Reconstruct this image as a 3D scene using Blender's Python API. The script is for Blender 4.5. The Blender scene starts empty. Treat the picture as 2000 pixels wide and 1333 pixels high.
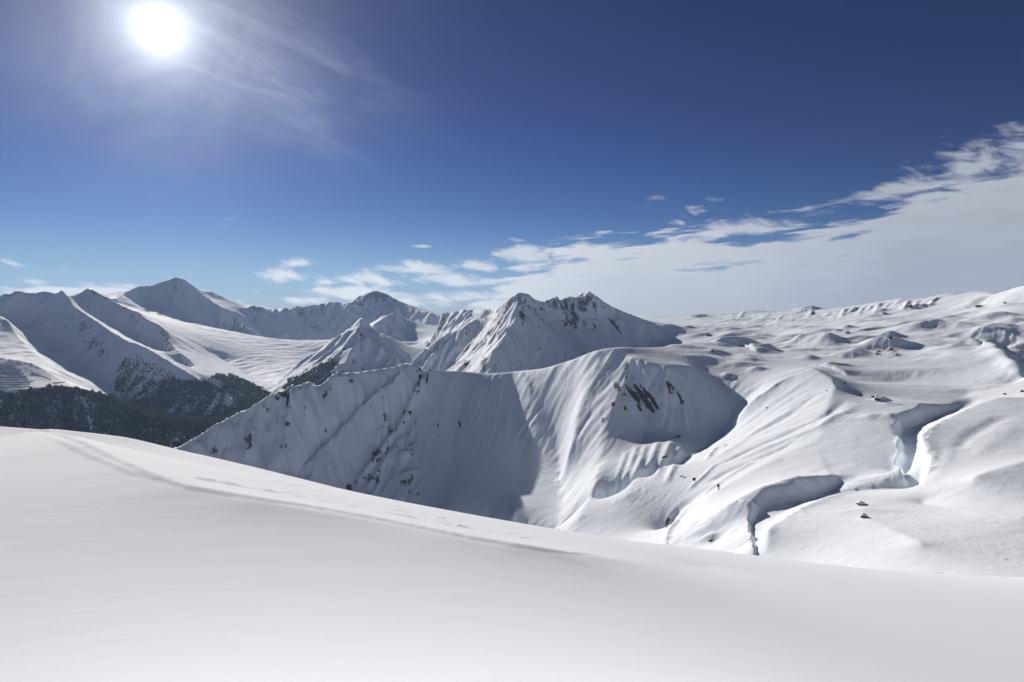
import bpy, math, random
import numpy as np

# ------------------------------------------------------------------ camera, light, exposure
S = bpy.context.scene
F = 1333.0                       # focal length, in pixels of the 2000 px wide photograph (24 mm)
PITCH = math.atan(26.5 / F)      # the camera looks very slightly down
cam_d = bpy.data.cameras.new('camera'); cam = bpy.data.objects.new('camera', cam_d)
S.collection.objects.link(cam); S.camera = cam
cam_d.lens = 24.0; cam_d.sensor_width = 36.0
cam_d.clip_start = 0.1; cam_d.clip_end = 60000
cam.location = (0, 0, 0); cam.rotation_euler = (math.pi / 2 - PITCH, 0, 0)

def ray(px, py):
    """azimuth (rad, + to the right) and rise per metre of a line of sight"""
    x = (px - 1000.0) / F; y = (666.5 - py) / F
    fw = math.cos(PITCH) + math.sin(PITCH) * y
    up = math.cos(PITCH) * y - math.sin(PITCH)
    return math.atan2(x, fw), up / math.hypot(x, fw)

SUN_AZ, SUN_TE = ray(310, 58)
SUN_EL = math.atan(SUN_TE)
SUN = (math.sin(SUN_AZ) * math.cos(SUN_EL), math.cos(SUN_AZ) * math.cos(SUN_EL), math.sin(SUN_EL))
sl = bpy.data.lights.new('sun', 'SUN'); so = bpy.data.objects.new('sun', sl); S.collection.objects.link(so)
sl.energy = 3.4; sl.angle = math.radians(0.5); sl.color = (1.0, 0.92, 0.83)
from mathutils import Vector
so.rotation_euler = Vector(SUN).to_track_quat('Z', 'Y').to_euler()
so.location = (0, 0, 3000)

S.view_settings.view_transform = 'Standard'; S.view_settings.look = 'None'
S.view_settings.exposure = 0.70; S.view_settings.gamma = 1.0
S.view_settings.use_curve_mapping = False

S.cycles.max_bounces = 12; S.cycles.diffuse_bounces = 8; S.cycles.volume_bounces = 1
W = bpy.data.worlds.new('World'); S.world = W; W.use_nodes = True
nt = W.node_tree; nt.nodes.clear()
def N(t, **k):
    n = nt.nodes.new(t)
    for a, v in k.items(): setattr(n, a, v)
    return n
def put(sock, v):
    if isinstance(v, bpy.types.NodeSocket): nt.links.new(v, sock)
    else: sock.default_value = v
def M(op, *a, clamp=False):
    n = N('ShaderNodeMath', operation=op); n.use_clamp = clamp
    for i, v in enumerate(a): put(n.inputs[i], v)
    return n.outputs[0]
def MR(v, a, b, c=0.0, d=1.0, smooth=True):
    n = N('ShaderNodeMapRange'); n.interpolation_type = 'SMOOTHSTEP' if smooth else 'LINEAR'
    put(n.inputs[0], v)
    for i, q in enumerate((a, b, c, d)): put(n.inputs[i + 1], q)
    return n.outputs[0]
def MIX(f, a, b, bt='MIX'):
    n = N('ShaderNodeMix', data_type='RGBA', blend_type=bt)
    put(n.inputs[0], f); put(n.inputs[6], a); put(n.inputs[7], b)
    return n.outputs[2]
def NOISE(v, scale, detail=6, rough=0.55, dist=0.0):
    n = N('ShaderNodeTexNoise'); put(n.inputs['Vector'], v)
    n.inputs['Scale'].default_value = scale; n.inputs['Detail'].default_value = detail
    n.inputs['Roughness'].default_value = rough; n.inputs['Distortion'].default_value = dist
    return n.outputs['Fac']

SKY_K = 0.075
sky = N('ShaderNodeTexSky', sky_type='NISHITA'); sky.sun_disc = False
sky.sun_elevation = SUN_EL; sky.sun_rotation = SUN_AZ
sky.altitude = 2400; sky.air_density = 1.0; sky.dust_density = 0.0; sky.ozone_density = 2.0
tc = N('ShaderNodeTexCoord'); sep = N('ShaderNodeSeparateXYZ'); nt.links.new(tc.outputs['Generated'], sep.inputs[0])
X, Y, Z = sep.outputs
AZ = M('ARCTAN2', X, Y)                                         # 0 ahead, + right
HN = M('SQRT', M('ADD', M('MULTIPLY', X, X), M('MULTIPLY', Y, Y)))
TE = M('DIVIDE', Z, M('MAXIMUM', HN, 0.02))                     # tangent of the elevation
dp = N('ShaderNodeVectorMath', operation='DOT_PRODUCT'); nt.links.new(tc.outputs['Generated'], dp.inputs[0]); dp.inputs[1].default_value = SUN
THETA = M('MULTIPLY', M('ARCCOSINE', M('MINIMUM', dp.outputs['Value'], 1.0)), 57.2958)   # degrees from the sun

skyc = N('ShaderNodeVectorMath', operation='SCALE'); nt.links.new(sky.outputs[0], skyc.inputs[0]); skyc.inputs['Scale'].default_value = SKY_K
gam = N('ShaderNodeGamma'); put(gam.inputs[0], skyc.outputs[0]); gam.inputs[1].default_value = 1.8
base_sky = MIX(1.0, gam.outputs[0], (0.88, 0.70, 0.70, 1), 'MULTIPLY')
base_sky = MIX(MR(TE, 0.0, 0.16, 0.75, 0.0), base_sky, (0.165, 0.255, 0.42, 1))

sr = N('ShaderNodeSeparateColor'); put(sr.inputs[0], base_sky)
def tone(c, piv, g, k): return M('MULTIPLY', M('MULTIPLY', c, k), M('POWER', M('MAXIMUM', M('DIVIDE', c, piv), 0.22), g))
cr = N('ShaderNodeCombineColor'); put(cr.inputs[0], tone(sr.outputs[0], 0.161, 0.55, 0.67)); put(cr.inputs[1], tone(sr.outputs[1], 0.25, 0.36, 0.75)); put(cr.inputs[2], tone(sr.outputs[2], 0.45, 0.08, 0.78))
base_sky = cr.outputs[0]

# streaks of cirrus round the sun and the pale scatter they cause
ts = N('ShaderNodeCombineXYZ'); ca, sa = math.cos(0.34), math.sin(0.34)
put(ts.inputs[0], M('ADD', M('MULTIPLY', AZ, ca), M('MULTIPLY', TE, -sa)))
put(ts.inputs[1], M('MULTIPLY', M('ADD', M('MULTIPLY', AZ, sa), M('MULTIPLY', TE, ca)), 4.5))
streak = MR(NOISE(ts.outputs[0], 5.0, 7, 0.55, 0.6), 0.42, 0.75)
# the cirrus lies right and below the sun
ax = M('SUBTRACT', AZ, SUN_AZ + 0.12); ay = M('SUBTRACT', TE, SUN_TE - 0.03)
vx = M('DIVIDE', M('ADD', M('MULTIPLY', ax, ca), M('MULTIPLY', ay, -sa)), 0.15)
vy = M('DIVIDE', M('ADD', M('MULTIPLY', ax, sa), M('MULTIPLY', ay, ca)), 0.065)
cmask = M('EXPONENT', M('MULTIPLY', M('ADD', M('MULTIPLY', vx, vx), M('MULTIPLY', vy, vy)), -1.0))
cirrus = M('MULTIPLY', cmask, M('ADD', 0.25, M('MULTIPLY', streak, 1.3)))
gn = N('ShaderNodeVectorMath', operation='SCALE'); nt.links.new(tc.outputs['Generated'], gn.inputs[0]); gn.inputs['Scale'].default_value = 1.0
wob = M('ADD', 0.35, M('MULTIPLY', NOISE(gn.outputs[0], 7.0, 6, 0.6, 1.2), 1.3))
glow = M('ADD', M('MULTIPLY', M('EXPONENT', M('DIVIDE', THETA, -0.85)), 1.6),
         M('ADD', M('MULTIPLY', M('MULTIPLY', M('EXPONENT', M('DIVIDE', THETA, -4.4)), 0.47), wob), M('MULTIPLY', M('EXPONENT', M('DIVIDE', THETA, -14.0)), 0.05)))
glow_c = N('ShaderNodeVectorMath', operation='SCALE'); glow_c.inputs[0].default_value = (0.94, 0.98, 1.0); put(glow_c.inputs['Scale'], M('ADD', glow, M('MULTIPLY', cirrus, 0.13)))
addg = N('ShaderNodeVectorMath', operation='ADD'); put(addg.inputs[0], base_sky); put(addg.inputs[1], glow_c.outputs[0])

# cloud bank over the far hills: its upper edge climbs to the right
edge_pts = [(-150, 590), (300, 590), (520, 585), (620, 560), (760, 535), (900, 520), (1080, 506), (1200, 508), (1330, 508), (1440, 522), (1560, 505), (1680, 482), (1740, 440), (1830, 412), (2000, 385), (2150, 350)]
fc = N('ShaderNodeFloatCurve'); cu = fc.mapping.curves[0]
A0, A1, T0c, T1c = -0.75, 0.75, 0.0, 0.25
pts = [((ray(*p)[0] - A0) / (A1 - A0), (ray(*p)[1] - T0c) / (T1c - T0c)) for p in edge_pts]
cu.points[0].location = (0.0, pts[0][1]); cu.points[1].location = (1.0, pts[-1][1])
for p in pts: cu.points.new(*p)
fc.mapping.update()
put(fc.inputs['Value'], MR(AZ, A0, A1, smooth=False))
EDGE = M('MULTIPLY', fc.outputs[0], T1c - T0c)
cc = N('ShaderNodeCombineXYZ'); put(cc.inputs[0], AZ)
put(cc.inputs[1], M('ADD', M('MULTIPLY', TE, 6.0), M('MULTIPLY', AZ, -0.35)))
n1 = NOISE(cc.outputs[0], 9.0, 8, 0.58, 0.25)
n2 = NOISE(cc.outputs[0], 2.6, 4, 0.5)
dens = M('ADD', M('MULTIPLY', M('SUBTRACT', EDGE, TE), 26.0), M('MULTIPLY', M('SUBTRACT', n1, 0.5), 6.5))
# thin and broken on the left, solid to the right
solid = MR(AZ, ray(740, 560)[0], ray(1250, 560)[0], -1.9, 1.3)
bank = MR(M('ADD', dens, solid), 0.0, 0.9)
bank = M('MULTIPLY', bank, MR(AZ, ray(380, 560)[0], ray(600, 560)[0]))
# single wisps standing above the bank:  px, py, half width, half height, tilt, strength
wisps = [(1035, 498, 62, 13, 0, 1.2), (1460, 445, 80, 13, -3, 1.0), (1500, 479, 40, 8, 0, .75), (1395, 492, 45, 13, -8, .9), (1365, 410, 22, 10, 0, .6),
         (1395, 388, 22, 7, 0, .5), (1268, 390, 24, 7, 0, .5), (1320, 436, 26, 5, 0, .6), (1770, 366, 75, 17, -12, 1.0), (1930, 325, 120, 40, -16, .9), (1965, 275, 60, 20, -12, .6),
         (1900, 398, 150, 20, -10, 1.0), (548, 540, 42, 12, 2, 1.1), (578, 515, 30, 9, 0, 1.0), (600, 588, 45, 7, 0, 1.1), (715, 545, 70, 11, 4, 1.1),
         (700, 573, 80, 12, 2, 1.3), (820, 525, 60, 12, 3, 1.2), (880, 545, 90, 12, 3, 1.1), (780, 590, 90, 10, 2, 1.1), (900, 580, 80, 10, 0, 1.0), (930, 520, 60, 9, 3, 1.0), (640, 552, 30, 6, 2, .9), (1600, 520, 40, 9, -5, .6), (1640, 470, 30, 7, -5, .5), (1000, 468, 30, 5, 0, .7), (824, 482, 22, 4, 0, .6), (1190, 484, 34, 9, 0, .7),
         (60, 522, 95, 9, 3, .55), (70, 552, 90, 6, 0, .65), (150, 572, 100, 8, 0, 1.3), (240, 557, 40, 5, 4, .6), (448, 590, 30, 5, 0, .7), (505, 568, 30, 4, 0, .6), (400, 430, 120, 10, 0, .25)]
wsum = None
for px, py, hw, hh, rot, st in wisps:
    a, t = ray(px, py); c, s = math.cos(math.radians(-rot)), math.sin(math.radians(-rot))
    dx = M('SUBTRACT', AZ, a); dy = M('SUBTRACT', TE, t)
    u = M('MULTIPLY', M('ADD', M('MULTIPLY', dx, c), M('MULTIPLY', dy, s)), F / (hw * 1.25))
    v = M('MULTIPLY', M('ADD', M('MULTIPLY', dx, -s), M('MULTIPLY', dy, c)), F / (hh * 1.4))
    e = M('MULTIPLY', M('EXPONENT', M('MULTIPLY', M('ADD', M('MULTIPLY', u, u), M('MULTIPLY', v, v)), -1.0)), st)
    wsum = e if wsum is None else M('MAXIMUM', wsum, e)
cc2 = N('ShaderNodeCombineXYZ'); put(cc2.inputs[0], AZ); put(cc2.inputs[1], M('ADD', M('MULTIPLY', TE, 3.0), M('MULTIPLY', AZ, 0.5)))
n3 = NOISE(cc2.outputs[0], 22.0, 7, 0.6, 0.5)
wisp = MR(M('ADD', wsum, M('MULTIPLY', M('SUBTRACT', n3, 0.5), 2.4)), 0.38, 1.15)
wisp = M('MULTIPLY', wisp, MR(wsum, 0.05, 0.3))
cloud = M('MULTIPLY', M('MAXIMUM', bank, M('MULTIPLY', wisp, 0.9)), 0.97)
# colour: bright towards the sun, greyer to the right, lit rims
lr = MR(AZ, ray(700, 560)[0], ray(1700, 500)[0], smooth=False)
cbase = MIX(lr, (0.46, 0.465, 0.47, 1), (0.24, 0.252, 0.28, 1))
ccol = MIX(MR(n1, 0.36, 0.62, 0.9, 0.0), cbase, MIX(lr, (0.39, 0.40, 0.415, 1), (0.215, 0.23, 0.265, 1)))
thin = MR(M('ADD', dens, solid), 0.4, 3.5, 1.0, 0.0)
ccol = MIX(M('MULTIPLY', thin, 0.45), ccol, MIX(lr, (0.66, 0.665, 0.67, 1), (0.36, 0.38, 0.42, 1)))
final = MIX(cloud, addg.outputs[0], ccol)
bg = N('ShaderNodeBackground'); put(bg.inputs['Color'], final); bg.inputs['Strength'].default_value = 1.0
ow = N('ShaderNodeOutputWorld'); nt.links.new(bg.outputs[0], ow.inputs[0])
W.cycles.sampling_method = 'MANUAL'; W.cycles.sample_map_resolution = 1024

# ------------------------------------------------------------------ numeric helpers
rng = np.random.default_rng(7)
_perm = np.concatenate([rng.permutation(256)] * 2)
_ga = rng.uniform(0, 2 * np.pi, 256); _gx, _gy = np.cos(_ga).astype('f4'), np.sin(_ga).astype('f4')
def perlin(x, y, seed=0):
    x = x + seed * 17.31; y = y + seed * 9.77
    xi = np.floor(x).astype(np.int32); yi = np.floor(y).astype(np.int32)
    xf = (x - xi).astype('f4'); yf = (y - yi).astype('f4'); xi &= 255; yi &= 255
    u = xf * xf * xf * (xf * (xf * 6 - 15) + 10); v = yf * yf * yf * (yf * (yf * 6 - 15) + 10)
    def g(ix, iy, dx, dy):
        h = _perm[_perm[(ix) & 255] + ((iy) & 255)]
        return _gx[h] * dx + _gy[h] * dy
    a = g(xi, yi, xf, yf); b = g(xi + 1, yi, xf - 1, yf); c = g(xi, yi + 1, xf, yf - 1); d = g(xi + 1, yi + 1, xf - 1, yf - 1)
    return ((a + u * (b - a)) * (1 - v) + (c + u * (d - c)) * v) * 1.4
def fbm(x, y, o=4, seed=0, gain=0.5, ridged=False):
    s = 0; a = 1.0; t = 0
    for i in range(o):
        n = perlin(x, y, seed + i * 3)
        if ridged: n = 1 - 2 * np.abs(n)
        s = s + a * n; t += a; x = x * 2.03; y = y * 2.03; a *= gain
    return s / t
def blur1(Z, s, ax):
    if s < 0.3: return Z
    k = int(max(1, round(s * 1.6)))
    for _ in range(3):                                     # three box passes of half width k/2
        w = max(1, int(round(k / 1.6)))
        P = np.take(Z, np.clip(np.arange(-w - 1, Z.shape[ax] + w), 0, Z.shape[ax] - 1), axis=ax)
        C = np.cumsum(P, axis=ax, dtype='f8')
        n = Z.shape[ax]
        hi = np.take(C, np.arange(2 * w + 1, 2 * w + 1 + n), axis=ax); lo = np.take(C, np.arange(0, n), axis=ax)
        Z = ((hi - lo) / (2 * w + 1)).astype('f4')
    return Z
def sample(A, fi, fj):
    fi = np.clip(fi, 0, A.shape[0] - 1.001); fj = np.clip(fj, 0, A.shape[1] - 1.001)
    i = fi.astype(np.int32); j = fj.astype(np.int32); a = (fi - i).astype('f4'); b = (fj - j).astype('f4')
    R = A.ravel(); w = A.shape[1]; k = i * w + j
    return (R[k] * (1 - a) + R[k + w] * a) * (1 - b) + (R[k + 1] * (1 - a) + R[k + w + 1] * a) * b
def resize(A, shape):
    fi = np.linspace(0, A.shape[0] - 1, shape[0])[:, None] + np.zeros(shape); fj = np.linspace(0, A.shape[1] - 1, shape[1])[None, :] + np.zeros(shape)
    return sample(A, fi, fj)
def catmull(P, n=8):
    P = [np.array(p, 'f8') for p in P]
    if len(P) < 3: return [P[0] + (P[-1] - P[0]) * t for t in np.linspace(0, 1, n + 1)]
    Q = [2 * P[0] - P[1]] + P + [2 * P[-1] - P[-2]]; out = []
    for i in range(1, len(Q) - 2):
        for t in np.linspace(0, 1, n, endpoint=False):
            a, b, c, d = Q[i - 1], Q[i], Q[i + 1], Q[i + 2]
            out.append(0.5 * (2 * b + (c - a) * t + (2 * a - 5 * b + 4 * c - d) * t * t + (3 * b - a - 3 * c + d) * t ** 3))
    return out + [P[-1]]

class Field:
    """ground height over (bearing, log distance); both axes have the same scale, so shapes keep their proportions"""
    def __init__(s, px0, px1, r0, r1, na, nu):
        s.a0, s.a1 = ray(px0, 666)[0], ray(px1, 666)[0]; s.u0, s.u1 = math.log(r0), math.log(r1)
        s.na, s.nu = na, nu; s.da = (s.a1 - s.a0) / (na - 1); s.du = (s.u1 - s.u0) / (nu - 1)
        s.A = (s.a0 + s.da * np.arange(na))[None, :].astype('f4') + np.zeros((nu, 1), 'f4')
        s.U = (s.u0 + s.du * np.arange(nu))[:, None].astype('f4') + np.zeros((1, na), 'f4')
        s.R = np.exp(s.U); s.con = []
    def line(s, pts):                                     # pts: (px, py, r)  height from the line of sight
        for p, q in zip(pts[:-1], pts[1:]):
            a0, _ = ray(p[0], p[1]); a1, _ = ray(q[0], q[1])
            n = int(2 + 2.2 * max(abs(a1 - a0) / s.da, abs(math.log(q[2] / p[2])) / s.du))
            for t in np.linspace(0, 1, n):
                px = p[0] + (q[0] - p[0]) * t; py = p[1] + (q[1] - p[1]) * t; r = math.exp(math.log(p[2]) * (1 - t) + math.log(q[2]) * t)
                a, te = ray(px, py); s.con.append((a, math.log(r), te * r))
        return pts
    def zline(s, pts):                                    # pts: (px, r, z)
        for p, q in zip(pts[:-1], pts[1:]):
            a0, a1 = ray(p[0], 666)[0], ray(q[0], 666)[0]
            n = int(2 + 2.2 * max(abs(a1 - a0) / s.da, abs(math.log(q[1] / p[1])) / s.du))
            for t in np.linspace(0, 1, n):
                s.con.append((a0 + (a1 - a0) * t, math.log(p[1]) * (1 - t) + math.log(q[1]) * t, p[2] * (1 - t) + q[2] * t))
    def chain(s, p0, rest):                               # start (px,py,r); rest: (px, py, slope)
        pts = [p0]
        for px, py, sl in rest:
            p = pts[-1]; _, t0 = ray(p[0], p[1]); _, t1 = ray(px, py)
            r = (sl * p[2] - t0 * p[2]) / (sl - t1); pts.append((px, py, r))
        s.line(pts); return pts
    def solve(s):
        C = np.array(s.con); i = np.rint((C[:, 1] - s.u0) / s.du).astype(int); j = np.rint((C[:, 0] - s.a0) / s.da).astype(int)
        ok = (i >= 0) & (i < s.nu) & (j >= 0) & (j < s.na); i, j, z = i[ok], j[ok], C[ok, 2]
        lv = [(s.nu, s.na)]
        while min(lv[-1]) > 24: lv.append((lv[-1][0] // 2, lv[-1][1] // 2))
        Z = None
        for n, m in reversed(lv):
            ii = np.minimum((i * n) // s.nu, n - 1); jj = np.minimum((j * m) // s.na, m - 1)
            cnt = np.zeros((n, m)); sm = np.zeros((n, m)); np.add.at(cnt, (ii, jj), 1); np.add.at(sm, (ii, jj), z)
            mask = cnt > 0; val = np.where(mask, sm / np.maximum(cnt, 1), 0).astype('f4')
            Z = np.full((n, m), z.mean(), 'f4') if Z is None else resize(Z, (n, m)).astype('f4')
            Z = np.where(mask, val, Z)
            wu = 1 / (s.du * s.nu / n) ** 2; wa = 1 / (s.da * s.na / m) ** 2; t = 2 * (wu + wa)
            for _ in range(400 if n < 200 else 120 if n < 500 else 50):
                P = np.pad(Z, 1, mode='edge')
                Z2 = ((P[2:, 1:-1] + P[:-2, 1:-1]) * wu + (P[1:-1, 2:] + P[1:-1, :-2]) * wa) / t
                Z = np.where(mask, val, Z2).astype('f4')
        s.Z = Z
    def soften(s, px):
        return blur1(blur1(s.Z, px / F / s.du, 0), px / F / s.da, 1)
    def hit(s, px, py, rmin=0, rmax=1e9):
        a, te = ray(px, py); j = int(np.clip(round((a - s.a0) / s.da), 0, s.na - 1))
        col = s.Z[:, j] / s.R[:, j]; ok = (col >= te) & (s.R[:, j] > rmin) & (s.R[:, j] < rmax)
        k = int(np.argmax(ok))
        if not ok[k]: k = int(np.argmax(np.where(s.R[:, j] > rmin, np.where(s.R[:, j] < rmax, col, -9), -9)))
        f = 0.0
        if k > 0 and ok[k] and col[k - 1] < te: f = (te - col[k - 1]) / max(col[k] - col[k - 1], 1e-9) - 1
        return a, s.u0 + s.du * (k + f)
    def point(s, px, py, **k):
        a, u = s.hit(px, py, **k); r = math.exp(u)
        return Vector((r * math.sin(a), r * math.cos(a), float(s.zat(a, u))))
    def zat(s, a, u):
        return sample(s.Z, np.array([(u - s.u0) / s.du]), np.array([(a - s.a0) / s.da]))[0]
    def window(s, pts, pad):
        a = [p[0] for p in pts]; u = [p[1] for p in pts]
        j0 = max(0, int((min(a) - pad - s.a0) / s.da)); j1 = min(s.na, int((max(a) + pad - s.a0) / s.da) + 2)
        i0 = max(0, int((min(u) - pad - s.u0) / s.du)); i1 = min(s.nu, int((max(u) + pad - s.u0) / s.du) + 2)
        return slice(i0, max(i1, i0 + 1)), slice(j0, max(j1, j0 + 1))
    def dist(s, P, w):
        """signed distance (photo px) to the path and position 0..1 along it, over window w"""
        A, U = s.A[w], s.U[w]; best = np.full(A.shape, 1e9, 'f4'); sg = np.zeros(A.shape, 'f4'); al = np.zeros(A.shape, 'f4'); n = len(P) - 1
        for k in range(n):
            (a0, u0), (a1, u1) = P[k][:2], P[k + 1][:2]; da, du = a1 - a0, u1 - u0; L = da * da + du * du + 1e-14
            t = np.clip(((A - a0) * da + (U - u0) * du) / L, 0, 1)
            d = np.hypot(A - a0 - t * da, U - u0 - t * du); c = da * (U - u0) - du * (A - a0)
            m = d < best; best = np.where(m, d, best); sg = np.where(m, np.sign(c), sg); al = np.where(m, (k + t) / n, al)
        return best * F, sg, al
    def path(s, pts, **k):
        return [s.hit(p[0], p[1], **k) for p in catmull(pts, 6)]
    def stroke(s, pts, w, h, taper=0.15, wob=0.25, **k):
        """rounded ridge (h>0) or gully (h<0), w and h in photo px at that distance"""
        P = s.path(pts, **k); W_ = s.window(P, w * 3.2 / F); d, sg, al = s.dist(P, W_)
        if wob: d = d * (1 + wob * perlin(s.A[W_] * F / (w * 2.5), s.U[W_] * F / (w * 2.5), 5))
        e = np.clip(al / taper, 0, 1) * np.clip((1 - al) / taper, 0, 1) if taper else 1
        s.Z[W_] += (h * s.R[W_] / F * np.exp(-(d / w) ** 2) * e).astype('f4')
    def scarp(s, pts, w, h, L, taper=0.2, wob=0.35, **k):
        """bank: ground on the left of the drawn path raised by h, falling over w px, fading back over L px"""
        P = s.path(pts, **k); W_ = s.window(P, (L * 3 + w) / F); d, sg, al = s.dist(P, W_)
        sd = d * sg + w * wob * perlin(s.A[W_] * F / (w * 3), s.U[W_] * F / (w * 3), 8)
        q = np.clip(sd / w + 0.5, 0, 1); q = q * q * (3 - 2 * q)
        e = np.clip(al / taper, 0, 1) * np.clip((1 - al) / taper, 0, 1)
        s.Z[W_] += (h * s.R[W_] / F * q * np.exp(-(np.maximum(sd, 0) / L) ** 2) * e).astype('f4')
    def mound(s, px, py, w, d, h, rot=0, **k):
        """dome or hollow: half width w, half depth d, height h (px at that distance)"""
        a, u = s.hit(px, py, **k); W_ = s.window([(a, u)], 3.0 * max(w, d) / F)
        A = (s.A[W_] - a) * F; U = (s.U[W_] - u) * F; c, q = math.cos(rot), math.sin(rot)
        x = (A * c + U * q) / w; y = (-A * q + U * c) / d
        e = np.exp(-(x * x + y * y) * (1 + 0.35 * perlin(A / w * 1.2 + px, U / w * 1.2 + py, 2)))
        s.Z[W_] += (h * s.R[W_] / F * e).astype('f4')
    def gully_noise(s, freq, L, seed):
        """noise smeared down the fall line"""
        sh = (s.nu // 2, s.na // 2); Zb = resize(s.soften(7), sh); fu, fa = s.nu / sh[0] * s.du, s.na / sh[1] * s.da
        gu = np.gradient(Zb, axis=0) / fu; ga = np.gradient(Zb, axis=1) / fa; m = np.hypot(gu, ga) + 1e-6; gu /= m; ga /= m
        A = resize(s.A, sh); U = resize(s.U, sh); nz = fbm(A * F / freq, U * F / freq, 3, seed).astype('f4')
        acc = nz.copy(); n = 10; st = L / F / n
        for sg in (1, -1):
            i = np.arange(sh[0])[:, None] + np.zeros(sh); j = np.arange(sh[1])[None, :] + np.zeros(sh)
            for _ in range(n):
                du_ = sample(gu, i, j); da_ = sample(ga, i, j)
                i = i + sg * du_ * st / fu; j = j + sg * da_ * st / fa; acc = acc + sample(nz, i, j)
        acc = acc / acc.std()
        return resize(acc.astype('f4'), (s.nu, s.na))
    def slope(s, px=6):
        Zb = s.soften(px); return np.hypot(np.gradient(Zb, axis=0) / s.du, np.gradient(Zb, axis=1) / s.da) / s.R
    def screen(s):
        """photo pixel of every ground point, and whether it can be seen"""
        te = s.Z / s.R; cm = np.maximum.accumulate(te, axis=0); vis = te >= cm - 0.0015
        x = np.sin(s.A); fw0 = np.cos(s.A); up = te
        fw = fw0 * math.cos(PITCH) - up * math.sin(PITCH); v = up * math.cos(PITCH) + fw0 * math.sin(PITCH)
        return 1000 + F * x / fw, 666.5 - F * v / fw, vis

# ------------------------------------------------------------------ far terrain
T = Field(-170, 2180, 330, 15000, 1110, 960)
L, ZL, CH = T.line, T.zline, T.chain
# --- middle ridge with its dome, as it stands against what lies behind
R1 = L([(-150, 1000, 1250), (100, 960, 1350), (260, 915, 1500), (340, 877, 1560), (400, 846, 1610), (445, 818, 1640), (484, 798, 1665), (511, 779, 1682), (529, 768, 1695), (550, 767, 1710), (568, 755, 1722), (595, 749, 1740), (622, 753, 1755), (640, 744, 1765), (658, 729, 1780), (700, 726, 1800), (745, 720, 1815), (772, 716, 1828), (787, 708, 1838), (811, 711, 1842), (826, 724, 1842), (844, 719, 1845), (868, 723, 1865), (898, 720, 1885), (956, 728, 1885), (1010, 722, 1860), (1055, 720, 1780), (1088, 711, 1740), (1124, 699, 1700), (1160, 684, 1660), (1190, 678, 1640), (1220, 677, 1640), (1250, 679, 1680), (1298, 677, 1800), (1353, 668, 2000), (1440, 656, 2300), (1500, 650, 2500)])
ZL([(-150, 1700, -950), (200, 2100, -900), (400, 2200, -850), (600, 2250, -620), (800, 2350, -480), (1000, 2300, -400), (1150, 2200, -300), (1250, 2150, -190), (1320, 2350, -120), (1400, 2700, -90), (1500, 3000, -60)])
# faces below the ridge
def K(p0, px, py, sl):
    _, t0 = ray(p0[0], p0[1]); _, t1 = ray(px, py); return (px, py, p0[2] * (sl - t0) / (sl - t1))
CH((400, 846, 1610), [(405, 910, .7)]); CH((484, 798, 1665), [(500, 850, .74), (490, 950, .7)])
CH((568, 755, 1722), [(560, 830, .76), (545, 950, .7)]); CH((640, 744, 1765), [(630, 800, .76)])
CH((700, 726, 1800), [(695, 770, .76)])
CH((800, 710, 1840), [(760, 760, .8), (700, 805, .78), (640, 865, .74), (575, 940, .7)])
CH((835, 722, 1843), [(820, 760, .8), (790, 800, .76), (757, 860, .7), (715, 910, .66), (672, 975, .64)])
CH((898, 720, 1885), [(895, 800, .66), (885, 890, .46), (875, 960, .3), (870, 1015, .16)])
CH((1000, 723, 1865), [(1003, 800, .62), (1020, 880, .44), (1015, 945, .27), (1000, 1008, .13)])
CH((1045, 721, 1785), [(1047, 765, .66), (1076, 830, .62), (1094, 880, .56), (1102, 925, .36), (1095, 1020, .15)])
# the spur of the dome: lit on its left, dark on its right
SP = CH((1212, 677, 1640), [(1218, 700, .5), (1222, 735, .55), (1208, 765, .6), (1193, 800, .62), (1180, 845, .62), (1172, 900, .5), (1155, 955, .16), (1130, 1010, .14)])
CH((1150, 687, 1670), [(1140, 750, .66), (1120, 820, .66), (1108, 880, .6)])
ED = [K((1232, 678, 1650), 1232, 696, .25), K((1268, 679, 1720), 1268, 709, .16), K((1300, 677, 1800), 1302, 713, .13), K((1340, 671, 1950), 1345, 712, .1), (1372, 722, 1640), (1395, 735, 1590)]
L(ED)
CH(ED[0], [(1243, 735, .85), (1262, 795, .78), (1260, 848, .7), (1250, 900, .14), (1225, 965, .12)])
CH(ED[1], [(1280, 745, .8), (1300, 800, .76), (1316, 846, .7), (1305, 890, .14), (1275, 936, .12)])
CH(ED[3], [(1370, 745, .8), (1398, 790, .72), (1402, 850, .6)])
# valley below the sunny slope
L([(1395, 735, 1590), (1420, 765, 1530), (1438, 803, 1450), (1412, 855, 1375), (1345, 895, 1270), (1285, 940, 1180), (1200, 1000, 1145), (1130, 1045, 1150)])
ZL([(1130, 1160, -350), (1000, 1180, -385), (850, 1250, -440), (650, 1250, -520), (400, 1150, -600), (100, 950, -620), (-150, 800, -620)])
# sunny nose
L([(1589, 713, 1440), (1545, 731, 1430), (1500, 762, 1400), (1450, 797, 1370)])
L([(1589, 713, 1440), (1606, 728, 1400), (1625, 740, 1360), (1633, 755, 1320), (1620, 790, 1240), (1600, 870, 1060)])
L([(1600, 870, 1060), (1500, 905, 1010), (1400, 960, 960), (1330, 1000, 990), (1300, 1062, 960)])
L([(1438, 795, 1470), (1500, 742, 1520), (1580, 716, 1580), (1640, 735, 1560)])
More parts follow.
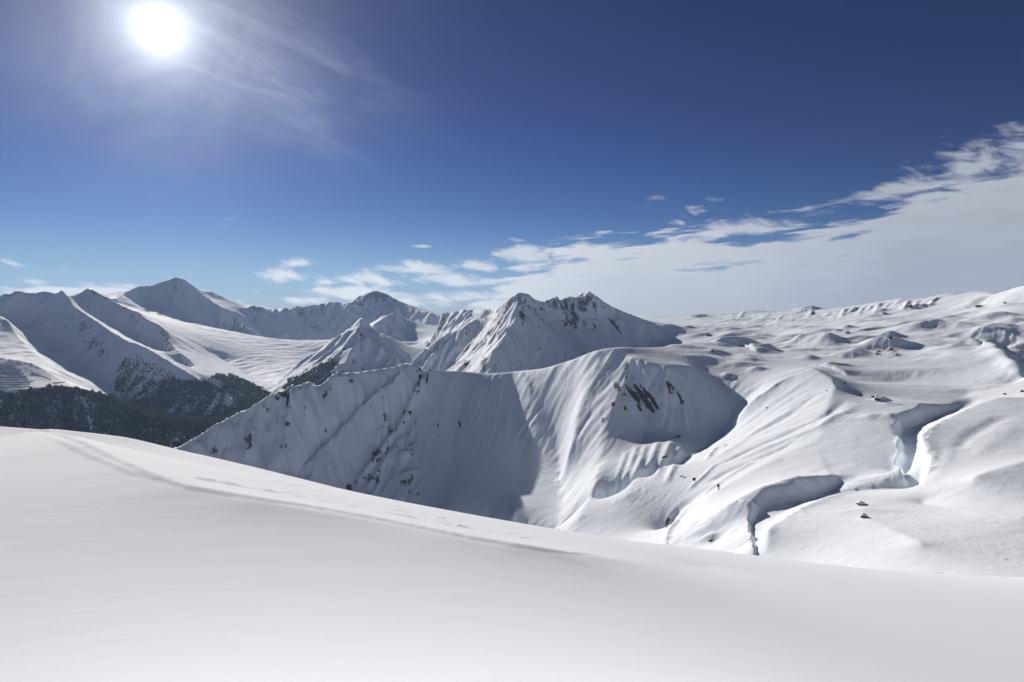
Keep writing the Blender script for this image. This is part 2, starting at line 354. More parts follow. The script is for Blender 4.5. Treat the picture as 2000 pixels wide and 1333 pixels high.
# lower gully: near hill rim, floor, far bank
L([(1500, 1090, 560), (1498, 1035, 600), (1520, 1015, 640), (1570, 990, 700), (1610, 972, 760), (1662, 960, 820), (1720, 957, 850), (1800, 955, 860)])
L([(1494, 1100, 640), (1491, 1042, 700), (1508, 1012, 750), (1560, 983, 810), (1640, 966, 880)])
L([(1757, 956, 905), (1792, 915, 965), (1802, 890, 1010), (1794, 870, 1050), (1781, 852, 1090), (1798, 834, 1170), (1858, 808, 1290), (1900, 788, 1390)])
L([(1400, 1078, 740), (1432, 990, 790), (1490, 960, 815), (1560, 948, 850), (1640, 941, 895), (1670, 953, 900)])
L([(1742, 948, 935), (1746, 900, 1000), (1750, 870, 1055), (1735, 830, 1130), (1790, 815, 1200), (1850, 790, 1320), (1890, 772, 1450)])
L([(2180, 755, 1350), (2000, 776, 1200), (1950, 774, 1190), (1905, 790, 1150), (1860, 811, 1080), (1805, 836, 980), (1792, 850, 950), (1803, 870, 900), (1814, 890, 870), (1808, 925, 820), (1795, 948, 790), (1800, 955, 860)])
# right-hand slope and the boulder hill
L([(2180, 860, 1000), (2000, 900, 820), (1900, 930, 760)]); L([(2180, 980, 760), (2000, 1010, 610), (1900, 1000, 640), (1800, 985, 740)])
L([(2180, 1160, 450), (2000, 1136, 430), (1900, 1134, 420), (1800, 1122, 440), (1650, 1107, 500), (1560, 1098, 540)])
L([(1690, 985, 700), (1690, 1012, 620), (1800, 1060, 520)])
ZL([(-150, 335, -330), (500, 335, -320), (1000, 335, -270), (1500, 335, -200), (2180, 335, -150)])
# right plateau
L([(1640, 765, 1340), (1700, 790, 1290), (1735, 792, 1280)])
L([(1640, 745, 1480), (1750, 748, 1560), (1850, 752, 1520), (1950, 752, 1480), (2180, 750, 1600)])
L([(1790, 690, 1850), (1850, 672, 1880), (1870, 671, 1850), (1893, 677, 1800), (1928, 675, 1800), (1947, 693, 1700), (1971, 712, 1600), (2000, 722, 1500), (2180, 742, 1450)])
L([(1950, 690, 2050), (2000, 700, 2000), (2180, 700, 2000)])
L([(1700, 655, 2150), (1800, 650, 2200), (1900, 650, 2200), (2000, 640, 2150), (2180, 620, 2100)])
L([(1500, 690, 2000), (1600, 668, 2150), (1700, 655, 2150)])
L([(1440, 672, 2050), (1500, 662, 2350), (1620, 650, 2600), (1700, 632, 2800), (1800, 622, 3000), (1900, 622, 2700)])
L([(1300, 640, 5200), (1400, 638, 4600), (1500, 634, 4300), (1620, 626, 4200), (1700, 610, 4000), (1790, 602, 3900)])
L([(1790, 600, 3800), (1850, 580, 3700), (1901, 569, 3500), (1928, 570, 3300), (1945, 577, 3000)])
L([(1935, 574, 3150), (1968, 563, 3050), (2000, 554, 2980), (2060, 540, 2900), (2180, 515, 2850)])
L([(1900, 600, 3000), (2000, 600, 2600), (2180, 580, 2500)])
# far right skyline
L([(1240, 621, 9000), (1262, 620, 9000), (1286, 617, 8800), (1306, 618, 8800), (1327, 621, 8800), (1344, 624, 8500), (1349, 618, 8300), (1361, 613, 8200), (1368, 619, 8200), (1378, 613, 8200), (1385, 618, 8200), (1399, 617, 8100), (1411, 620, 8000), (1430, 619, 7500), (1454, 606, 6500), (1476, 608, 6300), (1500, 610, 6200), (1512, 609, 6200), (1536, 614, 6000), (1555, 606, 5700), (1569, 603, 5600), (1590, 602, 5500), (1604, 608, 5400), (1639, 604, 5200), (1669, 598, 5000), (1685, 596, 4900), (1717, 589, 4800), (1739, 587, 4700), (1761, 582, 4600), (1774, 585, 4600), (1793, 585, 4500), (1820, 581, 4400), (1842, 573, 4300), (1869, 573, 4200), (1901, 572, 4200)])
ZL([(1240, 11000, -50), (1600, 8000, 0), (1900, 6500, 80), (2000, 5000, 100), (2180, 4000, 100)]); ZL([(1240, 15000, -100), (2180, 15000, -100)]); ZL([(1950, 3100, 60), (2180, 2800, 80)])
# --- central massif
L([(860, 620, 6000), (887, 608, 5800), (908, 605, 5600), (929, 606, 5400), (955, 603, 5000), (978, 600, 4600)])
L([(978, 601, 3450), (989, 587, 3350), (1004, 575, 3300), (1016, 571, 3300), (1031, 575, 3300), (1046, 587, 3320), (1061, 591, 3350), (1085, 582, 3400), (1094, 587, 3420), (1115, 579, 3450), (1122, 582, 3480), (1136, 572, 3500), (1154, 573, 3450), (1175, 587, 3400), (1199, 600, 3440), (1226, 612, 3420), (1250, 621, 3400), (1268, 635, 3370), (1283, 650, 3340), (1295, 663, 3300), (1302, 673, 3230)])
CH((1010, 585, 3280), [(1016, 605, .7), (1010, 626, .75), (992, 640, .7), (989, 653, .7), (978, 671, .7), (960, 686, .65), (957, 710, .65), (955, 745, .65)])
CH((1046, 590, 3310), [(1048, 612, .7), (1062, 632, .7), (1088, 652, .65), (1121, 680, .55), (1146, 700, .5)])
CH((1094, 587, 3420), [(1100, 640, .85), (1120, 665, .6), (1150, 700, .5)])
CH((1136, 572, 3500), [(1150, 640, .8), (1165, 700, .6)]); CH((1199, 600, 3440), [(1205, 650, .78), (1215, 700, .72)]); CH((1260, 629, 3385), [(1265, 690, .75)])
L([(984, 605, 3400), (968, 635, 3380), (945, 675, 3260), (915, 712, 3150), (905, 745, 3050)])
CH((1016, 610, 3200), [(1030, 660, .8), (1035, 740, .65)])
L([(978, 603, 3500), (968, 614, 3700), (935, 624, 4000), (902, 641, 3900), (884, 653, 3900), (860, 659, 3880), (836, 680, 3820), (815, 697, 3780), (800, 712, 3750), (780, 735, 3700)])
CH((902, 641, 3900), [(893, 682, .75), (868, 755, .65)]); CH((925, 640, 3930), [(930, 700, .75)]); CH((940, 622, 3950), [(945, 660, .8)])
ZL([(780, 2700, -350), (900, 2600, -350), (1050, 2550, -260), (1150, 2500, -200)])
CH((925, 606, 5450), [(905, 628, .6), (880, 652, .6), (865, 672, .55), (862, 690, .5)]); CH((960, 603, 4950), [(955, 625, .6)]); CH((887, 608, 5800), [(870, 640, .65), (855, 665, .6)])
ZL([(1000, 4600, -150), (1150, 5000, -150), (1280, 4500, -150)])
L([(805, 680, 6300), (835, 668, 6100), (850, 690, 5600), (830, 700, 5200)])
# --- pyramid
PY = [(705, 621, 5200), (679, 641, 5220), (655, 659, 5220), (625, 680, 5200), (604, 695, 5180), (577, 716, 5130), (553, 746, 4950), (530, 775, 4600)]
L(PY); L([(705, 621, 5200), (730, 636, 5180), (760, 656, 5100), (790, 674, 5000), (822, 690, 4850), (850, 712, 4600)])
CH((705, 621, 5200), [(703, 650, .6), (699, 668, .5), (682, 688, .42), (676, 706, .45), (655, 724, .42), (630, 750, .45), (610, 775, .45)])
CH((703, 650, 5000), [(739, 676, .55), (775, 702, .5), (800, 730, .5)]); CH((699, 668, 4930), [(715, 705, .75), (720, 745, .65)])
ZL([(530, 3900, -520), (620, 3850, -480), (720, 3900, -420), (850, 4000, -330)])
# --- farther ridges
L([(730, 634, 6500), (751, 620, 7000), (764, 613, 7300), (778, 605, 7600)]); CH((760, 616, 7200), [(790, 660, .6), (800, 685, .5)]); CH((778, 605, 7600), [(800, 650, .6)])
L([(378, 560, 11500), (390, 566, 11500), (414, 570, 11300), (450, 587, 11000), (481, 600, 10800), (490, 598, 10700), (514, 602, 10700), (526, 609, 10700), (535, 608, 10600), (538, 603, 10600), (544, 609, 10600), (556, 602, 10600), (574, 606, 10500), (580, 602, 10500), (610, 597, 10500), (652, 590, 10400), (670, 593, 10300), (688, 590, 10200), (700, 581, 10200), (718, 573, 10200), (733, 568, 10200), (754, 575, 10100), (772, 585, 10000), (790, 593, 9800), (805, 606, 9500), (820, 611, 9300), (829, 608, 9200), (844, 614, 9000), (862, 620, 8800)])
for x, y, r, b in ((500, 600, 10700, 672), (530, 609, 10650, 690), (574, 606, 10500, 694), (620, 596, 10500, 688), (660, 591, 10350, 690), (733, 568, 10200, 655), (700, 581, 10200, 660), (790, 593, 9800, 660), (830, 608, 9200, 670)): CH((x, y, r), [(x, b, .55)])
L([(345, 541, 9800), (360, 547, 9700), (378, 560, 9600), (390, 573, 9550), (420, 594, 9400), (450, 612, 9300), (474, 630, 9100), (500, 660, 8900)])
L([(222, 585, 8800), (240, 575, 9200), (270, 560, 9600), (300, 557, 9700), (327, 547, 9800), (345, 541, 9800)])
CH((345, 541, 9800), [(340, 580, .65), (330, 606, .6)]); CH((270, 560, 9600), [(275, 605, .65)]); CH((390, 573, 9550), [(385, 625, .65)]); CH((430, 600, 9350), [(430, 648, .65)])
L([(285, 612, 8700), (339, 606, 8900), (375, 627, 8900), (420, 645, 9000), (450, 657, 9000), (484, 662, 9200), (505, 676, 9300), (529, 685, 9300), (547, 690, 9300), (586, 688, 9200), (612, 687, 9000)])
L([(640, 690, 7500), (600, 700, 7000), (570, 722, 6000), (550, 742, 5300), (535, 758, 5000), (527, 772, 4750), (520, 790, 4500)])
# second mountain on the left, its bright valley side
L([(147, 578, 7300), (163, 570, 7250), (171, 562, 7200), (186, 570, 7150), (210, 582, 7050), (222, 588, 7000), (240, 599, 6900), (270, 610, 6750), (285, 623, 6600), (309, 634, 6450), (330, 651, 6250), (331, 672, 6000), (354, 690, 5750), (381, 713, 5450), (411, 736, 5150), (450, 756, 4900), (490, 776, 4700), (515, 790, 4450)])
for x, y, r, x2, b in ((186, 570, 7150, 185, 635), (222, 588, 7000, 226, 660), (270, 610, 6750, 280, 690), (320, 642, 6350, 322, 712), (354, 690, 5750, 360, 738)): CH((x, y, r), [(x2, b, .6)])
CH((411, 736, 5150), [(425, 775, .5)]); CH((450, 756, 4900), [(462, 795, .5)])
L([(430, 700, 6400), (480, 728, 5900), (515, 752, 5200)])
# first mountain on the left
L([(-170, 570, 6900), (-60, 585, 6900), (0, 580, 6800), (9, 573, 6800), (20, 578, 6700), (33, 569, 6700), (45, 574, 6600), (72, 572, 6600), (90, 569, 6600), (111, 573, 6550), (123, 568, 6500), (135, 580, 6400), (141, 596, 6300), (168, 614, 6100), (192, 630, 5900), (216, 647, 5700), (252, 668, 5400), (270, 672, 5300), (300, 687, 5100), (330, 705, 4900), (360, 723, 4700), (399, 746, 4500), (430, 767, 4350), (460, 783, 4250), (486, 797, 4200), (520, 822, 4100)])
for x, y, r, x2, b in ((-60, 585, 6900, -60, 660), (33, 569, 6700, 30, 650), (90, 569, 6600, 88, 700), (141, 596, 6300, 140, 745), (192, 630, 5900, 190, 780), (252, 668, 5400, 245, 805), (300, 687, 5100, 292, 825), (360, 723, 4700, 350, 850), (430, 767, 4350, 425, 850), (470, 788, 4230, 470, 835)): CH((x, y, r), [(x2, b, .62)])
# nearest shoulder on the left, with the wood on its flank
L([(-170, 600, 6200), (-60, 606, 6100), (9, 619, 5900), (39, 662, 5500), (60, 683, 5250), (93, 707, 4900), (105, 728, 4550), (135, 743, 4350), (180, 764, 4050), (213, 779, 3850), (270, 809, 3550), (315, 827, 3350), (381, 853, 3150), (430, 885, 3000)])
L([(-170, 690, 4500), (0, 698, 4400), (60, 708, 4330), (110, 735, 4200), (135, 750, 4080), (180, 767, 3950)])
L([(-170, 765, 3900), (0, 767, 3900), (100, 756, 3950), (150, 762, 3900), (180, 768, 3920)])
for x, y, r, x2, b in ((0, 767, 3900, 0, 900), (60, 762, 3920, 60, 900), (130, 760, 3920, 130, 900), (213, 779, 3850, 205, 900), (300, 822, 3400, 290, 910), (345, 838, 3260, 335, 910), (381, 853, 3150, 372, 910), (-150, 765, 3900, -150, 900)): CH((x, y, r), [(x2, b, .6)])
ZL([(-150, 2300, -1050), (200, 2300, -1050), (420, 2450, -980)])
ZL([(-170, 15000, -100), (1240, 15000, -100)]); ZL([(-170, 12500, 100), (400, 13000, 150), (860, 12000, 100)])
T.solve()

# soften the snow, keep rocky crests crisp
sc_px, sc_py, vis = T.screen()
Zs = T.soften(5.0); Zf = T.Z
k = np.clip((T.R - 2200) / 1200, 0, 1) * np.clip((1330 - sc_px) / 80, 0, 1)
k = np.maximum(k, np.clip((900 - sc_px) / 80, 0, 1) * 0.8)
T.Z = (Zs * (1 - k) + Zf * k).astype('f4')
crisp = np.clip((sc_px - 1450) / 50, 0, 1) * np.clip((1550 - T.R) / 200, 0, 1) * 0.75
crisp = np.maximum(crisp, np.clip((sc_px - 1180) / 40, 0, 1) * (T.R > 1300) * (T.R < 2100) * np.clip((1450 - sc_px) / 60, 0, 1) * 0.6)
T.Z = (T.Z * (1 - crisp) + blur1(blur1(Zf, 2.0 / F / T.du, 0), 2.0 / F / T.da, 1) * crisp).astype('f4')

# --- drawn relief: banks, ribs, rills and mounds seen in the snow
st, scp, mo = T.stroke, T.scarp, T.mound
# ribs and couloirs of the shaded ridge face
for p, w, h in (([(568, 760), (562, 830), (548, 920)], 8, 8), ([(515, 780), (502, 830), (488, 905)], 8, 6), ([(606, 756), (600, 800), (590, 850), (570, 900)], 7, 4), ([(645, 760), (650, 800), (655, 840)], 7, 4), ([(450, 830), (455, 860), (450, 895)], 7, 4),
                ([(835, 727), (822, 760), (800, 800), (785, 830), (757, 870), (720, 920), (680, 962)], 8, 11), ([(770, 820), (745, 850), (735, 880)], 6, 4), ([(790, 850), (770, 880), (740, 920), (720, 960)], 7, 6),
                ([(750, 730), (745, 760), (730, 800)], 6, 4), ([(880, 735), (870, 790), (862, 830)], 7, 3), ([(1015, 730), (1025, 750), (1040, 775)], 6, 4)):
    st(p, w, h)
scp([(795, 713), (770, 748), (732, 775), (705, 802), (660, 850), (620, 890), (582, 930)], 8, 12, 45, taper=.1)
mo(790, 890, 14, 12, 9); mo(800, 925, 14, 10, 5); mo(770, 900, 9, 10, 4)
# dome: ribs on the lit side
for p, w, h in (([(1175, 700), (1150, 760), (1125, 830)], 12, 3), 
                ([(1240, 700), (1262, 740), (1290, 790)], 7, 4), ([(1292, 714), (1306, 750), (1325, 790)], 11, 6), ([(1290, 715), (1275, 740), (1270, 760)], 6, -4),
                ([(1160, 800), (1130, 850), (1110, 900)], 7, -3)):
    st(p, w, h)
for i, (x, y) in enumerate(((1225, 880), (1245, 870), (1262, 868), (1285, 862), (1310, 860), (1330, 872))):
    st([(x, y), (x - 12, y + 35), (x - 30, y + 75)], 7, 4 if i % 2 else 3)
for _ in range(70): mo(rng.uniform(1140, 1300), rng.uniform(905, 990), rng.uniform(2, 5), rng.uniform(2, 4), rng.uniform(.5, 1.5))
# nose and its streaks
st([(1545, 733), (1500, 765), (1450, 800)], 7, 4, taper=.25)
for p, w, h in (([(1655, 790), (1600, 828), (1540, 852), (1470, 878), (1400, 912)], 9, -4.5), ([(1680, 800), (1600, 845), (1520, 872), (1440, 900)], 10, 3.5), ([(1560, 870), (1500, 892), (1430, 918), (1380, 945)], 9, -4),
                ([(1560, 800), (1500, 830), (1440, 870), (1390, 900)], 12, 3), ([(1600, 770), (1540, 815), (1480, 845), (1430, 870)], 10, -2), ([(1480, 900), (1420, 935), (1370, 970)], 8, 3),
                ([(1400, 905), (1370, 935), (1340, 960)], 6, 3), ([(1420, 870), (1395, 880), (1380, 900)], 6, 4)):
    st(p, w, h)
# banks of the two gullies
scp([(1752, 846), (1768, 832), (1790, 822), (1820, 812), (1860, 794)], 30, 15, 170, taper=.25, wob=.35)
scp([(1768, 954), (1758, 925), (1760, 885), (1754, 850), (1770, 826)], 11, 19, 170, taper=.16, wob=.6)
scp([(1472, 1020), (1482, 998), (1505, 982), (1560, 966), (1640, 952)], 32, 13, 150, taper=.2, wob=.35)
scp([(1480, 1098), (1468, 1055), (1468, 1018), (1484, 992)], 11, 14, 150, taper=.12, wob=.6)
st([(1700, 958), (1640, 966), (1580, 988), (1525, 1012), (1500, 1035), (1503, 1075)], 12, 2, taper=.2)
st([(1890, 795), (1850, 815), (1800, 838), (1796, 855), (1812, 885), (1808, 925), (1790, 948)], 14, 2, taper=.2)
st([(1858, 875), (1848, 900), (1825, 938)], 9, 1.0)
st([(1970, 810), (1930, 830), (1890, 855), (1870, 880)], 12, -2.5); st([(1990, 830), (1940, 860), (1900, 900)], 16, 1.5)
st([(1330, 1012), (1305, 1040), (1300, 1062)], 7, 6); mo(1330, 1010, 14, 10, 5); mo(1355, 1025, 14, 8, 4); mo(1385, 1050, 20, 8, 5); mo(1690, 998, 60, 25, 4)
# the plateau
for a_ in ((1455, 676, 45, 22, 14), (1500, 686, 14, 14, 12), (1535, 681, 14, 10, 6), (1562, 674, 16, 14, 12), (1605, 672, 34, 26, 18), (1580, 700, 14, 10, 4), (1665, 692, 20, 20, 10), (1712, 678, 36, 24, 12), (1752, 676, 24, 18, 13),
           (1737, 658, 18, 12, 12), (1700, 668, 22, 12, 6), (1606, 652, 34, 14, 9), (1634, 651, 12, 10, 9), (1652, 644, 16, 10, 9), (1700, 645, 26, 14, 7), (1565, 645, 24, 14, 6), (1540, 660, 40, 14, 5), (1830, 640, 50, 24, 12), (1790, 633, 50, 14, 8),
           (1770, 608, 40, 14, 8), (1720, 611, 12, 8, 7), (1700, 620, 20, 10, 5), (1925, 624, 40, 14, 9), (1872, 618, 18, 8, 6), (1850, 622, 20, 8, 6), (1902, 592, 22, 14, 9), (1960, 600, 22, 9, 6), (1955, 614, 20, 9, 5), (1790, 600, 22, 9, 4), (1900, 652, 50, 20, 7), (1840, 668, 40, 16, 5),
           (1940, 642, 24, 16, 9), (1880, 700, 50, 30, 6), (1780, 725, 60, 20, 4), (1650, 715, 16, 12, 4), (1622, 716, 20, 9, 6), (1810, 755, 60, 12, 2), (1920, 758, 50, 8, 3), (1720, 782, 12, 9, 8), (1740, 790, 14, 7, 3), (1700, 812, 14, 8, 4),
           (1400, 690, 22, 12, 8), (1372, 700, 30, 14, 6), (1420, 735, 12, 10, 6), (1445, 712, 26, 14, 6), (1478, 722, 14, 10, 7), (1550, 640, 20, 9, 5), (1470, 640, 18, 8, 5), (1430, 645, 14, 8, 4), (1380, 655, 14, 6, 4), (1345, 640, 12, 8, 4), (1310, 640, 20, 8, 4)):
    mo(a_[0], a_[1], a_[2], a_[3], a_[4] * 0.85)
st([(1900, 677), (1928, 676), (1947, 692), (1972, 711), (2010, 724)], 14, 8, taper=.2)
scp([(1600, 716), (1625, 722), (1655, 735)], 5, 6, 30); scp([(1390, 672), (1440, 676), (1480, 692)], 6, 6, 40)
for x, y in ((1455, 608), (1500, 611), (1530, 614), (1590, 604), (1620, 608), (1640, 605), (1655, 602), (1672, 599), (1690, 597), (1708, 592), (1722, 590), (1740, 589), (1758, 584), (1778, 587), (1795, 587), (1812, 584), (1830, 580)):
    st([(x + rng.uniform(-5, 5), y + 1), (x - 7, y + 9), (x - rng.uniform(12, 22), y + rng.uniform(14, 24))], rng.uniform(3.5, 6.5), rng.uniform(1.5, 4.0) if x > 1640 else 1.5, taper=.35)
mo(1568, 612, 14, 8, 6); mo(1578, 604, 20, 8, 4)
for _ in range(60):
    x = rng.uniform(1330, 2010); y = rng.uniform(625, 700) if x > 1480 else rng.uniform(628, 690)
    w_ = rng.uniform(18, 42); mo(x, y, w_, w_ * rng.uniform(.3, .6), rng.uniform(2.5, 6.5), rng.uniform(-.6, .3))
for _ in range(90):
    x = rng.uniform(1290, 2010); y = rng.uniform(max(612, 690 - (x - 1290) * 0.14), 705) if x > 1450 else rng.uniform(628, 668)
    w_ = rng.uniform(7, 20); mo(x, y, w_, w_ * rng.uniform(.35, .9), rng.uniform(.8, 3.6) * w_ / 16, rng.uniform(-.5, .5))
# pyramid ribs, ribs of the massif
for p, w, h in (([(690, 636), (660, 675), (630, 700), (600, 725)], 5, 5), ([(698, 650), (665, 690), (640, 715), (610, 740)], 5, 5), ([(670, 650), (635, 685), (600, 712)], 4, 4), ([(670, 708), (640, 735), (600, 760)], 5, 5), ([(715, 640), (750, 668), (800, 694)], 4, 4), ([(745, 660), (780, 690)], 4, 3),
                ([(930, 628), (905, 660), (885, 700)], 5, 5), ([(885, 655), (860, 690), (840, 715)], 5, 6), ([(870, 655), (845, 680), (822, 705)], 4, 5), ([(1000, 600), (975, 640), (945, 690)], 4, 5), ([(1010, 600), (985, 650), (935, 705)], 4, 4),
                ([(910, 607), (885, 640), (868, 668)], 4, 6), ([(925, 610), (900, 640)], 4, 5), ([(893, 610), (872, 640)], 4, 5), ([(1085, 585), (1105, 625)], 5, 6), ([(1115, 582), (1135, 630)], 5, 6), ([(1060, 593), (1085, 620)], 4, 5), ([(1150, 580), (1190, 640)], 5, 4), ([(1180, 600), (1215, 650)], 5, 3)):
    st(p, w, h)
# --- gullies and ribs smeared down the fall line
sl_ = T.slope(8)
g1 = T.gully_noise(9, 46, 11); g2 = T.gully_noise(4.5, 26, 23)
alp = np.clip((sl_ - 0.32) / 0.4, 0, 1)                                     # steep faces only
rug = np.clip((T.R - 2200) / 1200, 0, 1) * np.clip((1330 - sc_px) / 60, 0, 1)   # the rocky high mountains
mid = (T.R < 2300) * np.clip((860 - sc_px) / 120, 0, 1)                      # left half of the middle ridge
smooth_l = np.clip((480 - sc_px) / 60, 0, 1) * (T.R > 2300)                  # snowy faces on the left
amp = alp * (0.55 + 1.3 * rug * (1 - 0.72 * smooth_l) + 1.1 * mid)
T.Z += (amp * T.R / F * (g1 * 1.5 + g2 * 0.8)).astype('f4')
crag = fbm(T.A * F / 16, T.U * F / 16, 5, 41, 0.55, ridged=True)
back = np.clip((sc_px - 470) / 30, 0, 1) * np.clip((880 - sc_px) / 30, 0, 1) * (T.R > 8500)
T.Z += (T.R / F * ((2.6 + 1.6 * back) * alp * rug * (1 - 0.7 * smooth_l)) * crag).astype('f4')
T.Z += (T.R / F * (0.35 + 0.8 * mid + 0.7 * smooth_l) * fbm(T.A * F / 24, T.U * F / 24, 5, 44)).astype('f4')
T.Z += (T.R / F * 1.6 * mid * alp * np.maximum(fbm(T.A * F / 18, T.U * F / 18, 4, 47, 0.55, ridged=True), -0.2)).astype('f4')
face = (T.R < 2100) * (T.R > 1150) * np.clip((sc_px - 850) / 60, 0, 1) * np.clip((1450 - sc_px) / 60, 0, 1)
T.Z += (T.R / F * face * (0.8 * fbm(T.A * F / 45, T.U * F / 45, 5, 51, .55) + alp * 0.5 * g2)).astype('f4')
# rolling ground of the right plateau and the streaked floor of the left valley
pl = np.clip((sc_px - 1280) / 150, 0, 1) * np.clip((T.R - 1500) / 600, 0, 1)
far = np.clip((T.R - 3000) / 800, 0, 1) * np.clip((1750 - sc_px) / 150, 0, 1)
T.Z += (T.R / F * pl * (4.0 * fbm(T.A * F / 80, T.U * F / 50, 4, 61) + 1.6 * far * fbm(T.A * F / 22, T.U * F / 22, 3, 71, ridged=True))).astype('f4')
vl = (T.R > 4300) * (T.R < 9500) * np.clip((0.4 - sl_) / 0.2, 0, 1) * (sc_px < 640)
ca_, sa_ = math.cos(0.9), math.sin(0.9)
T.Z += (T.R / F * vl * 2.8 * fbm((T.A * ca_ + T.U * sa_) * F / 60, (-T.A * sa_ + T.U * ca_) * F / 14, 4, 81)).astype('f4')

def mesh_from(F_, name, mat, i0=None, i1=None, keep=None, attrs=None, nrm=None):
    """i0, i1: first and last row per column (arrays)"""
    nu, na = F_.nu, F_.na
    x = F_.R * np.sin(F_.A); y = F_.R * np.cos(F_.A)
    co = np.stack([x, y, F_.Z], -1).reshape(-1, 3).astype('f4')
    ii, jj = np.meshgrid(np.arange(nu - 1), np.arange(na - 1), indexing='ij')
    v = ii * na + jj; q = np.stack([v, v + 1, v + na + 1, v + na], -1)
    if keep is not None: q = q[keep[:-1, :-1]]
    q = q.reshape(-1, 4)
    used = np.zeros(nu * na, bool); used[q.ravel()] = True; idx = np.cumsum(used) - 1
    co = co[used]; q = idx[q].astype(np.int32)
    me = bpy.data.meshes.new(name); me.vertices.add(len(co)); me.vertices.foreach_set('co', co.ravel())
    me.loops.add(q.size); me.loops.foreach_set('vertex_index', q.ravel())
    me.polygons.add(len(q)); me.polygons.foreach_set('loop_start', np.arange(0, q.size, 4, dtype=np.int32))
    me.polygons.foreach_set('use_smooth', np.ones(len(q), bool))
    me.update(calc_edges=True)
    for n_, arr in (attrs or {}).items():
        at = me.attributes.new(n_, 'FLOAT', 'POINT'); at.data.foreach_set('value', arr.reshape(-1)[used].astype('f4'))
    if nrm is not None: me.normals_split_custom_set_from_vertices(nrm.reshape(-1, 3)[used])
    me.materials.append(mat)
    o = bpy.data.objects.new(name, me); S.collection.objects.link(o); o['kind'] = 'structure'
    return o

# ------------------------------------------------------------------ materials
def material(name):
    global nt
    m = bpy.data.materials.new(name); m.use_nodes = True; nt = m.node_tree; nt.nodes.clear()
    b = N('ShaderNodeBsdfPrincipled'); o = N('ShaderNodeOutputMaterial'); nt.links.new(b.outputs[0], o.inputs[0])
    return m, b
def bump(h, dist, strength=1.0, normal=None):
    n = N('ShaderNodeBump'); n.inputs['Strength'].default_value = strength; n.inputs['Distance'].default_value = dist; put(n.inputs['Height'], h)
    if normal is not None: put(n.inputs['Normal'], normal)
    return n.outputs[0]
SNOW = (0.825, 0.89, 0.96, 1)
m_snow, b = material('snow_and_rock')
geo = N('ShaderNodeNewGeometry'); P = geo.outputs['Position']
at = N('ShaderNodeAttribute'); at.attribute_name = 'rock'
rm = N('ShaderNodeMapping'); put(rm.inputs['Vector'], P); rm.inputs['Scale'].default_value = (1.0, 1.0, 0.5)
nA = NOISE(rm.outputs[0], 0.16, 9, 0.75); nB = NOISE(P, 0.012, 6, 0.6); nC = NOISE(rm.outputs[0], 0.035, 5, 0.6)
fac = MR(M('ADD', at.outputs['Fac'], M('ADD', M('MULTIPLY', M('SUBTRACT', nA, 0.5), 2.0), M('MULTIPLY', M('SUBTRACT', nC, 0.5), 1.6))), 0.44, 0.54)
rc = MIX(MR(nB, 0.35, 0.65), (0.07, 0.064, 0.06, 1), (0.19, 0.165, 0.14, 1))
put(b.inputs['Base Color'], MIX(fac, SNOW, rc)); put(b.inputs['Roughness'], 0.75); b.inputs['Specular IOR Level'].default_value = 0.03
nF = NOISE(P, 0.03, 9, 0.62)
put(b.inputs['Normal'], bump(nF, 5.0, 0.35))
m_near, b = material('wind_packed_snow')
geo = N('ShaderNodeNewGeometry'); P = geo.outputs['Position']
b.inputs['Base Color'].default_value = (0.825, 0.885, 0.95, 1); b.inputs['Roughness'].default_value = 0.9; b.inputs['Specular IOR Level'].default_value = 0.03
mp = N('ShaderNodeMapping'); put(mp.inputs['Vector'], P); mp.inputs['Scale'].default_value = (0.5, 1.6, 1.0); mp.inputs['Rotation'].default_value = (0, 0, 0.35)
nn = NOISE(mp.outputs[0], 1.6, 9, 0.62, 0.4); n5 = NOISE(P, 45.0, 3, 0.6)
put(b.inputs['Normal'], bump(n5, 0.005, 0.6, bump(nn, 0.03, 0.16)))

